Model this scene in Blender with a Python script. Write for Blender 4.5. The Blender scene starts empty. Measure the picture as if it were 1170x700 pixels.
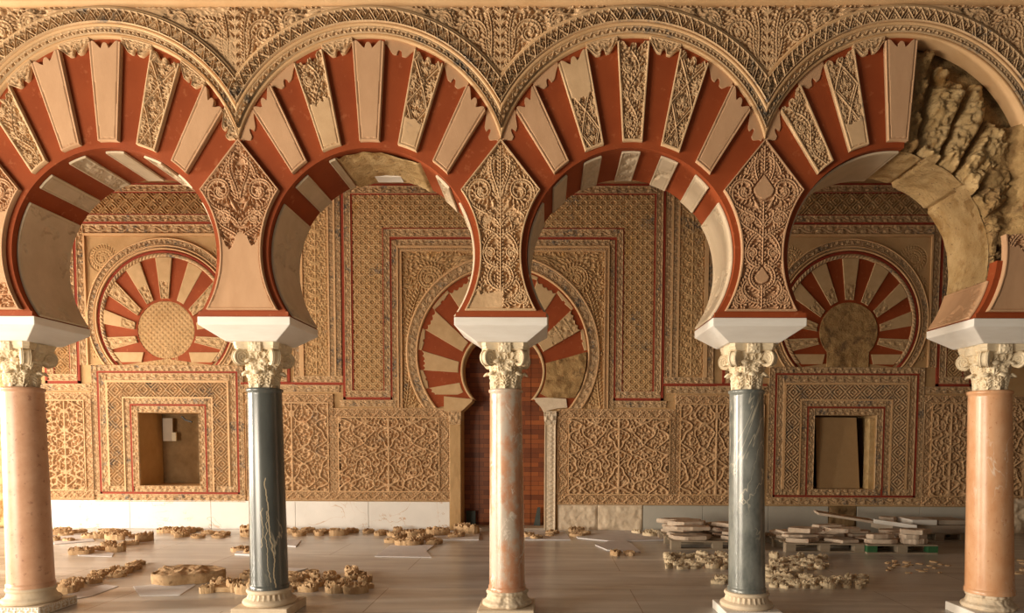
import bpy, math, random
import numpy as np
from mathutils import Matrix, Vector
PI = math.pi
C = bpy.context.scene.collection
rnd = random.Random(7)
nr = np.random.RandomState(11)

# ------------------------------------------------------------------ camera
YAW, PITCH, ROLL, CX, PX, PY, FPX, EYE = -0.01026, -0.059, 0.00424, 0.39559, 31.28, 198.97, 790.0, 1.6
def cam_axes():
    cy, sy, cp, sp = math.cos(YAW), math.sin(YAW), math.cos(PITCH), math.sin(PITCH)
    F = Vector((sy*cp, cy*cp, sp)); R = Vector((cy, -sy, 0)); U = R.cross(F)
    c, s = math.cos(ROLL), math.sin(ROLL)
    return c*R + s*U, c*U - s*R, F
AR, AU, AF = cam_axes()
cd = bpy.data.cameras.new('camera'); cam = bpy.data.objects.new('camera', cd); C.objects.link(cam)
cam.matrix_world = Matrix(((AR.x, AU.x, -AF.x, CX), (AR.y, AU.y, -AF.y, 0), (AR.z, AU.z, -AF.z, EYE), (0, 0, 0, 1)))
cd.sensor_width = 36; cd.lens = FPX/1170*36; cd.shift_x = -PX/1170; cd.shift_y = PY/1170
cd.clip_end = 100
bpy.context.scene.camera = cam
def ray(u, v):
    return AF + AR*((u-585-PX)/FPX) - AU*((v-350-PY)/FPX)
def onfloor(u, v, z=0.0):
    d = ray(u, v); t = (z-EYE)/d.z
    return CX + d.x*t, d.y*t
def onY(u, v, Y):
    d = ray(u, v); t = Y/d.y
    return CX + d.x*t, EYE + d.z*t

# ------------------------------------------------------------------ layout
S = 2.2
YF, YC, YB, YW = 5.96, 6.32, 6.68, 12.18
ZI = 2.642                      # top of the imposts
ZC, RI = 3.168, 0.88            # intrados
ZE, RE = 3.785, 1.147           # extrados
ZV = 2.80                       # where the voussoirs converge
XD = -0.375                     # middle of the back wall door
SIDES = (-6.27, 5.61)

# ------------------------------------------------------------------ materials
def mk(name, c1, c2=None, scale=6.0, rough=0.8, bump=0.0, bscale=60.0, stretch=(1, 1, 1), patina=0.0, pcol=(0.09, 0.08, 0.075), pscale=1.6, spec=0.3,
       vein=None, vscale=3.0, vwidth=0.03, speck=None, spscale=60.0, spec_amt=0.5, c3=None, third=0.0):
    m = bpy.data.materials.new(name); m.use_nodes = True
    nt = m.node_tree; N = nt.nodes; L = nt.links
    b = N['Principled BSDF']; b.inputs['Roughness'].default_value = rough
    b.inputs['Specular IOR Level'].default_value = spec
    geo = N.new('ShaderNodeNewGeometry'); mp = N.new('ShaderNodeMapping'); mp.inputs['Scale'].default_value = stretch
    L.new(geo.outputs['Position'], mp.inputs['Vector'])
    def noise(sc, det=5, rg=0.6, dist=0.0, vec=None):
        n = N.new('ShaderNodeTexNoise'); n.inputs['Scale'].default_value = sc; n.inputs['Detail'].default_value = det
        n.inputs['Roughness'].default_value = rg; n.inputs['Distortion'].default_value = dist
        L.new(vec or mp.outputs['Vector'], n.inputs['Vector']); return n
    def ramp(fac, a, b_):
        r = N.new('ShaderNodeMapRange'); r.inputs['From Min'].default_value = a; r.inputs['From Max'].default_value = b_
        L.new(fac, r.inputs['Value']); return r.outputs['Result']
    def mix(f, a, b_):
        x = N.new('ShaderNodeMix'); x.data_type = 'RGBA'
        L.new(f, x.inputs[0])
        for s, v in ((6, a), (7, b_)):
            if isinstance(v, tuple): x.inputs[s].default_value = (*v, 1)
            else: L.new(v, x.inputs[s])
        return x.outputs[2]
    col = mix(ramp(noise(scale).outputs['Fac'], 0.3, 0.7), c1, c2 or c1)
    if c3: col = mix(ramp(noise(scale*0.35, 6, 0.65).outputs['Fac'], 0.62-third, 0.72-third), col, c3)
    if speck: col = mix(ramp(noise(spscale, 3).outputs['Fac'], 0.62, 0.72), col, speck)
    if patina:
        a = ramp(noise(pscale, 6, 0.7, 0.4).outputs['Fac'], 0.66-patina, 0.74-patina)
        g = ramp(noise(22, 4, 0.6).outputs['Fac'], 0.42, 0.58)
        mu = N.new('ShaderNodeMath'); mu.operation = 'MULTIPLY'; L.new(a, mu.inputs[0]); L.new(g, mu.inputs[1])
        col = mix(mu.outputs[0], col, pcol)
    if vein:
        n = noise(vscale, 4, 0.55, 1.2)
        su = N.new('ShaderNodeMath'); su.operation = 'SUBTRACT'; L.new(n.outputs['Fac'], su.inputs[0]); su.inputs[1].default_value = 0.5
        ab = N.new('ShaderNodeMath'); ab.operation = 'ABSOLUTE'; L.new(su.outputs[0], ab.inputs[0])
        r = ramp(ab.outputs[0], vwidth, 0.0)
        g = ramp(noise(vscale*0.8, 2).outputs['Fac'], 0.48, 0.62)
        mu = N.new('ShaderNodeMath'); mu.operation = 'MULTIPLY'; L.new(r, mu.inputs[0]); L.new(g, mu.inputs[1])
        col = mix(mu.outputs[0], col, vein)
    L.new(col, b.inputs['Base Color'])
    if bump:
        bp = N.new('ShaderNodeBump'); bp.inputs['Strength'].default_value = bump; bp.inputs['Distance'].default_value = 0.02
        L.new(noise(bscale, 6, 0.65).outputs['Fac'], bp.inputs['Height']); L.new(bp.outputs['Normal'], b.inputs['Normal'])
    return m
M = {}
M['red'] = mk('red_ochre_paint', (0.25, 0.046, 0.010), (0.31, 0.064, 0.015), 3, 0.75, 0.05, 30, speck=(0.36, 0.10, 0.035), spscale=14)
M['redline'] = mk('red_line_paint', (0.25, 0.035, 0.018), (0.30, 0.05, 0.022), 5, 0.8)
M['pale'] = mk('pale_pink_plaster', (0.49, 0.285, 0.155), (0.56, 0.335, 0.19), 9, 0.85, 0.05, 90, (1, 1, 0.4))
M['carved'] = mk('carved_tan_stone', (0.54, 0.345, 0.185), (0.65, 0.435, 0.245), 7, 0.85, 0.10, 120, patina=0.04, pcol=(0.15, 0.12, 0.095), pscale=1.3)
M['ring'] = mk('carved_archivolt_stone', (0.52, 0.335, 0.18), (0.63, 0.43, 0.245), 6, 0.85, 0.08, 120, patina=0.12, pcol=(0.19, 0.155, 0.125), pscale=2.2)
M['fillet'] = mk('smooth_tan_moulding', (0.57, 0.345, 0.165), (0.64, 0.41, 0.215), 4, 0.7, 0.04, 80)
M['wallc'] = mk('carved_wall_panels', (0.44, 0.27, 0.12), (0.54, 0.35, 0.175), 5, 0.88, 0.12, 90, patina=0.07, pcol=(0.19, 0.155, 0.12), pscale=1.1, c3=(0.54, 0.31, 0.10), third=0.0)
M['wallb'] = mk('carved_wall_bands', (0.47, 0.305, 0.16), (0.58, 0.395, 0.225), 6, 0.88, 0.12, 90, patina=0.13, pcol=(0.18, 0.155, 0.13), pscale=2.4)
M['dado'] = mk('carved_dado_stone', (0.46, 0.285, 0.145), (0.57, 0.37, 0.205), 4, 0.88, 0.12, 90, patina=0.05, pcol=(0.20, 0.16, 0.13), pscale=0.9, c3=(0.50, 0.26, 0.12), third=-0.02)
M['wallp'] = mk('wall_plaster', (0.42, 0.26, 0.115), (0.52, 0.34, 0.17), 3, 0.9, 0.1, 40)
M['wpale'] = mk('wall_pale_voussoir', (0.50, 0.335, 0.17), (0.58, 0.40, 0.22), 8, 0.88, 0.06, 90)
M['rough'] = mk('rough_masonry', (0.28, 0.16, 0.062), (0.46, 0.30, 0.13), 9, 0.95, 1.0, 38, c3=(0.18, 0.105, 0.05), third=0.08)
M['roughy'] = mk('yellow_sandstone', (0.44, 0.28, 0.115), (0.62, 0.44, 0.225), 7, 0.92, 0.8, 34, c3=(0.30, 0.16, 0.05), third=0.08, speck=(0.2, 0.12, 0.06), spscale=30)
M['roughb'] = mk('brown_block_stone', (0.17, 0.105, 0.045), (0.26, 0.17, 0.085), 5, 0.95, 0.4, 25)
M['white'] = mk('white_marble', (0.78, 0.735, 0.67), (0.86, 0.825, 0.77), 3, 0.45, 0.02, 30, (1, 1, 7))
M['soffit'] = mk('soffit_plaster', (0.56, 0.44, 0.30), (0.66, 0.53, 0.38), 5, 0.85, 0.06, 60, patina=0.0)
M['cap'] = mk('cream_capital_stone', (0.68, 0.55, 0.37), (0.78, 0.665, 0.48), 8, 0.7, 0.15, 110)
M['base'] = mk('worn_base_stone', (0.60, 0.475, 0.33), (0.72, 0.60, 0.45), 9, 0.8, 0.25, 60)
M['pinkm'] = mk('pink_veined_marble', (0.50, 0.22, 0.115), (0.64, 0.36, 0.22), 9, 0.25, 0.0, 30, (1, 1, 0.6), spec=0.5, c3=(0.56, 0.47, 0.38), third=0.13, vein=(0.78, 0.68, 0.58), vscale=6, vwidth=0.025)
M['pinkm1'] = mk('pink_speckled_marble', (0.54, 0.29, 0.17), (0.63, 0.37, 0.235), 10, 0.38, 0.03, 60, spec=0.5, speck=(0.40, 0.19, 0.115), spscale=24)
M['orangem'] = mk('orange_marble', (0.58, 0.28, 0.13), (0.68, 0.40, 0.23), 7, 0.3, 0.02, 60, (1, 1, 0.6), spec=0.5, speck=(0.50, 0.22, 0.10), spscale=40, vein=(0.8, 0.66, 0.52), vscale=2.2, vwidth=0.008)
M['bluem'] = mk('blue_grey_marble', (0.055, 0.060, 0.056), (0.115, 0.122, 0.113), 5, 0.25, 0.0, 30, (1, 1, 0.22), spec=0.6, vein=(0.50, 0.44, 0.33), vscale=3.2, vwidth=0.012)
M['bluel'] = mk('light_blue_grey_marble', (0.105, 0.115, 0.105), (0.245, 0.252, 0.23), 9, 0.25, 0.0, 30, (1, 1, 0.5), spec=0.6, vein=(0.60, 0.54, 0.42), vscale=2.4, vwidth=0.010)
M['skirt'] = mk('white_skirting_marble', (0.74, 0.72, 0.68), (0.82, 0.80, 0.76), 2, 0.4, 0.0, 30, vein=(0.55, 0.36, 0.22), vscale=2.0, vwidth=0.012)
M['skirtg'] = mk('grey_skirting_marble', (0.42, 0.40, 0.345), (0.48, 0.46, 0.40), 2, 0.5)
M['paper'] = mk('pale_protective_sheet', (0.66, 0.64, 0.64), (0.74, 0.72, 0.72), 6, 0.9, 0.3, 12)
M['frag'] = mk('broken_carved_stone', (0.44, 0.28, 0.145), (0.60, 0.42, 0.245), 14, 0.92, 0.6, 40, speck=(0.24, 0.145, 0.07), spscale=18)
M['fragp'] = mk('pale_broken_stone', (0.62, 0.50, 0.33), (0.72, 0.60, 0.42), 14, 0.92, 0.35, 40, speck=(0.42, 0.31, 0.18), spscale=18)
M['slab'] = mk('pinkish_slab_stone', (0.56, 0.44, 0.33), (0.70, 0.58, 0.46), 5, 0.85, 0.35, 30, c3=(0.36, 0.21, 0.145), third=0.05)
M['slabw'] = mk('white_cut_slab', (0.68, 0.65, 0.60), (0.74, 0.71, 0.66), 4, 0.6)
M['slabg'] = mk('dusty_grey_slab', (0.40, 0.34, 0.27), (0.47, 0.40, 0.32), 3, 0.75)
M['pallet'] = mk('grey_pallet_wood', (0.30, 0.235, 0.165), (0.38, 0.31, 0.225), 8, 0.9, 0.3, 40, (0.3, 3, 3))
M['green'] = mk('green_pallet_paint', (0.03, 0.11, 0.045), (0.05, 0.15, 0.06), 8, 0.7)
M['slate'] = mk('dark_green_grey', (0.05, 0.065, 0.06), (0.07, 0.085, 0.078), 8, 0.7)
M['board'] = mk('brown_fibreboard', (0.42, 0.27, 0.13), (0.46, 0.30, 0.15), 8, 0.85, speck=(0.30, 0.18, 0.085), spscale=80)
M['dark'] = mk('niche_shade_black', (0.03, 0.022, 0.014), (0.045, 0.034, 0.02), 6, 0.95)  # shade inside the boarded niche, put into a near-black colour
M['switch'] = mk('cream_plastic', (0.62, 0.55, 0.40), (0.64, 0.57, 0.42), 6, 0.5)
M['black'] = mk('black_metal', (0.02, 0.02, 0.02), (0.03, 0.03, 0.03), 6, 0.5)
M['ceil'] = mk('ceiling_wood', (0.20, 0.125, 0.065), (0.26, 0.165, 0.09), 4, 0.85)
def cracks(m, lines, col):      # long pale cracks running down a shaft
    nt = m.node_tree; N = nt.nodes; L = nt.links; b = N['Principled BSDF']
    geo = N.new('ShaderNodeNewGeometry'); sp = N.new('ShaderNodeSeparateXYZ'); L.new(geo.outputs['Position'], sp.inputs[0])
    def ma(op, *a):
        n = N.new('ShaderNodeMath'); n.operation = op
        for i, v in enumerate(a):
            if isinstance(v, (int, float)): n.inputs[i].default_value = v
            else: L.new(v, n.inputs[i])
        return n.outputs[0]
    for x0, k, z0, z1, wd, sc in lines:
        no = N.new('ShaderNodeTexNoise'); no.noise_dimensions = '1D'; no.inputs['Scale'].default_value = sc; no.inputs['Detail'].default_value = 5
        L.new(sp.outputs['Z'], no.inputs['W'])
        d = ma('SUBTRACT', sp.outputs['X'], ma('ADD', ma('MULTIPLY_ADD', sp.outputs['Z'], k, x0), ma('MULTIPLY', ma('SUBTRACT', no.outputs['Fac'], 0.5), 0.10)))
        f = ma('LESS_THAN', ma('ABSOLUTE', d), wd); f = ma('MULTIPLY', f, ma('MULTIPLY', ma('GREATER_THAN', sp.outputs['Z'], z0), ma('LESS_THAN', sp.outputs['Z'], z1)))
        mx = N.new('ShaderNodeMix'); mx.data_type = 'RGBA'; L.new(f, mx.inputs[0]); L.new(b.inputs['Base Color'].links[0].from_socket, mx.inputs[6]); mx.inputs[7].default_value = (*col, 1)
        L.new(mx.outputs[2], b.inputs['Base Color'])
cracks(M['bluem'], [(-2.05, -0.06, 0.25, 1.25, 0.004, 3.0), (-2.17, -0.05, 1.38, 2.0, 0.005, 4.0), (-2.10, -0.03, 0.3, 0.95, 0.0025, 5.0), (-2.20, 0.05, 0.62, 0.98, 0.0025, 6.0)], (0.52, 0.42, 0.28))
def floor_mat():
    m = mk('dusty_marble_floor', (0.45, 0.425, 0.395), (0.63, 0.60, 0.56), 2.2, 0.27, 0.03, 30, (0.35, 2.2, 1), spec=0.45, c3=(0.74, 0.72, 0.68), third=0.06)
    nt = m.node_tree; N = nt.nodes; L = nt.links; b = N['Principled BSDF']
    src = b.inputs['Base Color'].links[0].from_socket
    geo = N.new('ShaderNodeNewGeometry'); br = N.new('ShaderNodeTexBrick')
    br.inputs['Scale'].default_value = 1; br.inputs['Brick Width'].default_value = 2.6; br.inputs['Row Height'].default_value = 1.05
    br.inputs['Mortar Size'].default_value = 0.006; br.inputs['Color1'].default_value = (0.93, 0.93, 0.93, 1); br.inputs['Color2'].default_value = (1.06, 1.05, 1.03, 1)
    br.inputs['Mortar'].default_value = (0.62, 0.58, 0.52, 1)
    L.new(geo.outputs['Position'], br.inputs['Vector'])
    mu = N.new('ShaderNodeMix'); mu.data_type = 'RGBA'; mu.blend_type = 'MULTIPLY'; mu.inputs[0].default_value = 1
    L.new(src, mu.inputs[6]); L.new(br.outputs['Color'], mu.inputs[7]); L.new(mu.outputs[2], b.inputs['Base Color'])
    return m
M['floor'] = floor_mat()
def wood_mat():
    m = bpy.data.materials.new('varnished_red_wood'); m.use_nodes = True
    nt = m.node_tree; N = nt.nodes; L = nt.links; b = N['Principled BSDF']; b.inputs['Roughness'].default_value = 0.35
    geo = N.new('ShaderNodeNewGeometry'); mp = N.new('ShaderNodeMapping'); mp.inputs['Rotation'].default_value = (PI/2, 0, 0)
    br = N.new('ShaderNodeTexBrick'); br.inputs['Scale'].default_value = 1; br.inputs['Brick Width'].default_value = 0.5; br.inputs['Row Height'].default_value = 0.085
    br.inputs['Mortar Size'].default_value = 0.003; br.inputs['Color1'].default_value = (0.15, 0.038, 0.010, 1); br.inputs['Color2'].default_value = (0.33, 0.095, 0.022, 1)
    br.inputs['Mortar'].default_value = (0.05, 0.014, 0.005, 1)
    L.new(geo.outputs['Position'], mp.inputs['Vector']); L.new(mp.outputs['Vector'], br.inputs['Vector']); L.new(br.outputs['Color'], b.inputs['Base Color'])
    return m
M['wood'] = wood_mat()

# ------------------------------------------------------------------ objects
def tag(o, label=None, cat=None, group=None, kind=None):
    if label: o['label'] = label
    if cat: o['category'] = cat
    if group: o['group'] = group
    if kind: o['kind'] = kind
    return o
def thing(name, label, cat, loc=(0, 0, 0), group=None):
    o = bpy.data.objects.new(name, None); C.objects.link(o); o.location = loc; o.empty_display_size = 0.1
    return tag(o, label, cat, group, 'thing')
class MB:
    def __init__(s): s.V = []; s.F3 = []; s.F4 = []; s.n = 0; s.sm4 = []; s.poly = []
    def grid(s, P, smooth=True, wrapu=False):
        n, m = P.shape[:2]
        idx = np.arange(n*m).reshape(n, m) + s.n
        if wrapu: idx = np.concatenate([idx, idx[:, :1]], 1)
        f = np.stack([idx[:-1, :-1], idx[:-1, 1:], idx[1:, 1:], idx[1:, :-1]], -1).reshape(-1, 4)
        s.V.append(P.reshape(-1, 3)); s.F4.append(f); s.sm4.append(np.full(len(f), smooth)); s.n += n*m
        return s
    def raw(s, verts, faces, smooth=False):
        s.V.append(np.array(verts, float).reshape(-1, 3)); s.poly += [([i+s.n for i in f], smooth) for f in faces]; s.n += len(verts)
        return s
    def box(s, x0, x1, y0, y1, z0, z1):
        return s.raw([(x, y, z) for z in (z0, z1) for y in (y0, y1) for x in (x0, x1)],
                     [(0, 2, 3, 1), (4, 5, 7, 6), (0, 1, 5, 4), (2, 6, 7, 3), (0, 4, 6, 2), (1, 3, 7, 5)])
    def prism(s, pts, y0, y1):         # outline in x,z extruded along y
        n = len(pts)
        return s.raw([(p[0], y0, p[1]) for p in pts] + [(p[0], y1, p[1]) for p in pts],
                     [tuple(range(n)), tuple(range(2*n-1, n-1, -1))] + [(i, (i+1) % n, n+(i+1) % n, n+i) for i in range(n)])
    def lathe(s, prof, cx=0, cy=0, n=40, x2=None):
        prof = np.array(prof, float); a = np.linspace(0, 2*PI, n, endpoint=False)
        P = np.zeros((len(prof), n, 3)); P[..., 0] = cx + prof[:, :1]*np.cos(a); P[..., 1] = cy + prof[:, :1]*np.sin(a); P[..., 2] = prof[:, 1:2]
        return s.grid(P, True, True)
    def build(s, name, mat, parent=None, loc=None):
        me = bpy.data.meshes.new(name)
        V = np.concatenate(s.V) if s.V else np.zeros((0, 3))
        if loc is not None: V = V - np.array(loc)
        F = np.concatenate(s.F4) if s.F4 else np.zeros((0, 4), int)
        nl = F.size + sum(len(p) for p, _ in s.poly)
        li = np.concatenate([F.reshape(-1)] + [np.array(p) for p, _ in s.poly]) if nl else np.zeros(0, int)
        tot = np.concatenate([np.full(len(F), 4), np.array([len(p) for p, _ in s.poly], int)])
        st = np.concatenate([[0], np.cumsum(tot)[:-1]])
        sm = np.concatenate([np.concatenate(s.sm4) if s.sm4 else np.zeros(0, bool), np.array([q for _, q in s.poly], bool)])
        me.vertices.add(len(V)); me.vertices.foreach_set('co', V.astype(np.float32).reshape(-1))
        me.loops.add(int(nl)); me.polygons.add(len(tot))
        me.loops.foreach_set('vertex_index', li.astype(np.int32)); me.polygons.foreach_set('loop_start', st.astype(np.int32))
        me.polygons.foreach_set('use_smooth', sm.astype(bool))
        me.update(calc_edges=True); me.validate()
        me.materials.append(mat if not isinstance(mat, str) else M[mat])
        o = bpy.data.objects.new(name, me); C.objects.link(o)
        if loc is not None: o.location = loc
        if parent: o.parent = parent
        return o
def part(name, mb, mat, parent):
    loc = Vector((0, 0, 0)); q = parent
    while q: loc += q.matrix_basis.translation; q = q.parent
    o = mb.build(name, mat, parent)
    if loc.length > 0: o.data.transform(Matrix.Translation(-loc))
    return o
def bevel(o, w, seg=2):
    b = o.modifiers.new('bevel', 'BEVEL'); b.width = w; b.segments = seg; b.limit_method = 'ANGLE'; return o

# ------------------------------------------------------------------ noise
LAT = nr.rand(8, 64, 64)
def vnoise(x, y, k=0):
    xi = np.floor(x).astype(int); yi = np.floor(y).astype(int); fx = x-xi; fy = y-yi
    fx = fx*fx*(3-2*fx); fy = fy*fy*(3-2*fy); T = LAT[k % 8]
    a = T[yi % 64, xi % 64]; b = T[yi % 64, (xi+1) % 64]; c = T[(yi+1) % 64, xi % 64]; d = T[(yi+1) % 64, (xi+1) % 64]
    return (a*(1-fx)+b*fx)*(1-fy) + (c*(1-fx)+d*fx)*fy
def fbm(x, y, k=0, o=4):
    s = 0; a = 0.5; f = 1.0
    for i in range(o):
        s = s + a*vnoise(x*f+i*7.3, y*f+i*3.1, k+i); a *= 0.5; f *= 2.03
    return s

# ------------------------------------------------------------------ relief canvases
class Canvas:
    def __init__(s, w, h, res, x0=0.0, y0=0.0, wx=False, wy=False):
        s.w, s.h, s.x0, s.y0, s.wx, s.wy = w, h, x0, y0, wx, wy
        s.nx = max(2, int(round(w/res))); s.ny = max(2, int(round(h/res)))
        s.rx = w/s.nx; s.ry = h/s.ny; s.H = np.zeros((s.ny, s.nx), np.float32)
        s.X = x0+(np.arange(s.nx)+0.5)*s.rx; s.Y = y0+(np.arange(s.ny)+0.5)*s.ry
    def cap(s, x0, y0, x1, y1, r0, r1=None, h=1.0, edge=None, mode='max'):
        r1 = r0 if r1 is None else r1
        for ox in ((-s.w, 0, s.w) if s.wx else (0,)):
            for oy in ((-s.h, 0, s.h) if s.wy else (0,)):
                s._cap(x0+ox, y0+oy, x1+ox, y1+oy, r0, r1, h, edge, mode)
    def _cap(s, x0, y0, x1, y1, r0, r1, h, edge, mode):
        R = max(r0, r1)
        i0 = max(0, int((min(x0, x1)-R-s.x0)/s.rx)); i1 = min(s.nx, int((max(x0, x1)+R-s.x0)/s.rx)+2)
        j0 = max(0, int((min(y0, y1)-R-s.y0)/s.ry)); j1 = min(s.ny, int((max(y0, y1)+R-s.y0)/s.ry)+2)
        if i0 >= i1 or j0 >= j1: return
        X = s.X[None, i0:i1]; Y = s.Y[j0:j1, None]
        dx, dy = x1-x0, y1-y0; L2 = dx*dx+dy*dy+1e-12
        t = np.clip(((X-x0)*dx+(Y-y0)*dy)/L2, 0, 1)
        d = np.sqrt((X-x0-t*dx)**2+(Y-y0-t*dy)**2); r = r0+(r1-r0)*t
        e = edge if edge else R*0.9
        v = np.clip((r-d)/e, 0, 1); v = h*np.sqrt(np.clip(v*(2-v), 0, 1))
        W = s.H[j0:j1, i0:i1]
        if mode == 'max': np.maximum(W, v, out=W)
        else: np.minimum(W, 1-v, out=W)
    def line(s, pts, r, r1=None, h=1.0, edge=None, mode='max'):
        n = len(pts)-1; r1 = r if r1 is None else r1
        for i in range(n):
            s.cap(*pts[i], *pts[i+1], r+(r1-r)*i/n, r+(r1-r)*(i+1)/n, h, edge, mode)
    def sample(s, x, y):
        fx = (x-s.x0)/s.rx-0.5; fy = (y-s.y0)/s.ry-0.5
        xi = np.floor(fx).astype(int); yi = np.floor(fy).astype(int); tx = fx-xi; ty = fy-yi
        ix = (lambda a: a % s.nx) if s.wx else (lambda a: np.clip(a, 0, s.nx-1))
        iy = (lambda a: a % s.ny) if s.wy else (lambda a: np.clip(a, 0, s.ny-1))
        H = s.H
        return (H[iy(yi), ix(xi)]*(1-tx)+H[iy(yi), ix(xi+1)]*tx)*(1-ty) + (H[iy(yi+1), ix(xi)]*(1-tx)+H[iy(yi+1), ix(xi+1)]*tx)*ty
def spiral(cx, cy, R, a0, turns, sgn=1, rin=0.15, n=26):
    out = []
    for i in range(n+1):
        t = i/n; r = R*(1-(1-rin)*t); a = a0+sgn*turns*2*PI*t
        out.append((cx+r*math.cos(a), cy+r*math.sin(a)))
    return out
def bez(p0, p1, p2, p3, n=16):
    o = []
    for i in range(n+1):
        t = i/n; u = 1-t
        o.append(tuple(u**3*p0[k]+3*u*u*t*p1[k]+3*u*t*t*p2[k]+t**3*p3[k] for k in (0, 1)))
    return o
def leaf(c, x, y, a, L, r, h=0.95):
    # pointed leaf with a cut midrib
    mx, my = x+math.cos(a)*L*0.45, y+math.sin(a)*L*0.45; ex, ey = x+math.cos(a)*L, y+math.sin(a)*L
    c.cap(x, y, mx, my, r*0.35, r, h); c.cap(mx, my, ex, ey, r, r*0.12, h)
def fern(c, pts, r, L, lr, step, sides=(1, -1), ang=0.85, skip=0.0):
    # stem with leaflets either side
    c.line(pts, r, r*0.8)
    acc = skip
    for i in range(len(pts)-1):
        (x0, y0), (x1, y1) = pts[i], pts[i+1]; d = math.hypot(x1-x0, y1-y0)
        if d < 1e-9: continue
        a = math.atan2(y1-y0, x1-x0)
        while acc < d:
            t = acc/d; x = x0+(x1-x0)*t; y = y0+(y1-y0)*t
            for sd in sides:
                leaf(c, x+math.cos(a+sd*PI/2)*r, y+math.sin(a+sd*PI/2)*r, a+sd*ang, L, lr)
            acc += step
        acc -= d
def rosette(c, x, y, R, n=6):
    for i in range(n): leaf(c, x, y, 2*PI*i/n+0.3, R, R*0.3)
    c.cap(x, y, x, y, R*0.25)
def fill(c, inside, L, r, gap, n, seed=0, x0=None, x1=None, y0=None, y1=None):      # leaves packed into whatever ground is left
    g = random.Random(seed); x0 = c.x0 if x0 is None else x0; x1 = c.x0+c.w if x1 is None else x1
    y0 = c.y0 if y0 is None else y0; y1 = c.y0+c.h if y1 is None else y1
    k = max(1, int(gap/c.rx))
    for _ in range(n):
        x = x0+(x1-x0)*g.random(); y = y0+(y1-y0)*g.random()
        if not inside(x, y): continue
        i = int((x-c.x0)/c.rx); j = int((y-c.y0)/c.ry)
        if c.H[max(0, j-k):j+k+1, max(0, i-k):i+k+1].max(initial=0) > 0.05: continue
        a = 6.28*2*float(vnoise(np.array(x*5/L*0.05+seed), np.array(y*5/L*0.05), seed)); f = 1.0
        for _q in range(5):      # shorten until it clears its neighbours
            hit = False
            for t in (0.35, 0.7, 1.0):
                ii = int((x+math.cos(a)*L*f*t-c.x0)/c.rx); jj = int((y+math.sin(a)*L*f*t-c.y0)/c.ry)
                if 0 <= ii < c.nx and 0 <= jj < c.ny and c.H[jj, ii] > 0.05: hit = True
            if not hit: break
            a += 1.1; f *= 0.86
        leaf(c, x, y, a, L*f, r*(0.7+0.3*f), g.uniform(0.75, 0.95))
def mirror(c):      # left half drawn about x = centre copied to the right
    c.H = np.maximum(c.H, c.H[:, ::-1])

# tiles (width along u, unit height)
def tile_scroll():
    c = Canvas(2.4, 1.0, 1/44, wx=True)
    for b in (0.04, 0.96): c.cap(-1, b, 4, b, 0.06, edge=0.03)
    pts = [(u, 0.5+0.24*math.sin(2*PI*u/2.4)) for u in np.linspace(0, 2.4, 33)]
    c.line(pts, 0.05)
    for cx, cy, s, a0 in ((0.6, 0.40, 1, PI*0.9), (1.8, 0.60, -1, -PI*0.9)):
        sp = spiral(cx, cy, 0.27, a0, 1.1, s, 0.2, 18); fern(c, sp, 0.045, 0.17, 0.055, 0.13, (1, -1), 0.9)
        rosette(c, cx, cy, 0.13, 5)
    for x, y, a in ((0.05, 0.8, 0.6), (1.2, 0.2, -0.6), (1.15, 0.83, 2.4), (0.0, 0.2, -2.4), (1.35, 0.82, 0.4), (2.2, 0.2, -2.6)):
        leaf(c, x, y, a, 0.25, 0.075)
    return c
def tile_chev():
    c = Canvas(1.0, 1.0, 1/50, wx=True)
    for b in (0.03, 0.97): c.cap(-1, b, 3, b, 0.05, edge=0.03)
    c.line([(0.0, 0.08), (0.5, 0.92), (1.0, 0.08)], 0.055, edge=0.03)
    c.line([(0.0, 0.92), (0.25, 0.5)], 0.045, edge=0.03); c.line([(1.0, 0.92), (0.75, 0.5)], 0.045, edge=0.03)
    c.line([(0.22, 0.08), (0.5, 0.56), (0.78, 0.08)], 0.045, edge=0.03)
    leaf(c, 0.5, 0.12, PI/2, 0.34, 0.08)
    for sg in (-1, 1): leaf(c, 0.5+sg*0.30, 0.90, -PI/2-sg*0.15, 0.34, 0.065)
    leaf(c, 0.0, 0.88, -PI/2, 0.62, 0.075)
    return c
def tile_slant():
    c = Canvas(1.3, 1.0, 1/40, wx=True)
    for b in (0.05, 0.95): c.cap(-1, b, 3, b, 0.07, edge=0.04)
    leaf(c, 0.1, 0.2, 0.75, 0.85, 0.17); leaf(c, 0.75, 0.82, -0.75, 0.85, 0.17)
    return c
def tile_ata():
    c = Canvas(3.0, 1.0, 1/46, wx=True)
    for b in (0.03, 0.97): c.cap(-1, b, 5, b, 0.045, edge=0.025)
    r = random.Random(4)
    for i in range(3):
        x = i+0.5
        for s in (-1, 1):
            p = bez((x-0.5, 0.5+s*0.36), (x-0.2, 0.5+s*0.40), (x+0.1, 0.5-s*0.42), (x+0.5, 0.5-s*0.36), 14)
            fern(c, p, 0.045, 0.2, 0.065, 0.15, (1, -1), 0.9)
        leaf(c, x, 0.3, PI/2, 0.4, 0.11)
        for s in (-1, 1): rosette(c, x+0.5, 0.5+s*0.2, 0.16, 5)
    return c
def tile_fn(w, h, f, n=64):
    c = Canvas(w, h, max(w, h)/n, wx=True, wy=True); X, Y = np.meshgrid(c.X, c.Y); c.H = f(X, Y).astype(np.float32); return c
def f_fret(X, Y):
    d = np.abs(X-0.5)+np.abs(Y-0.5); out = np.clip((0.10-d)/0.05, 0, 1)
    for k in (0.28, 0.52, 0.76): out = np.maximum(out, np.clip((0.066-np.abs(d-k))/0.025, 0, 1))
    return np.maximum(out, np.clip((0.10-(1-d))/0.05, 0, 1))
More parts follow.
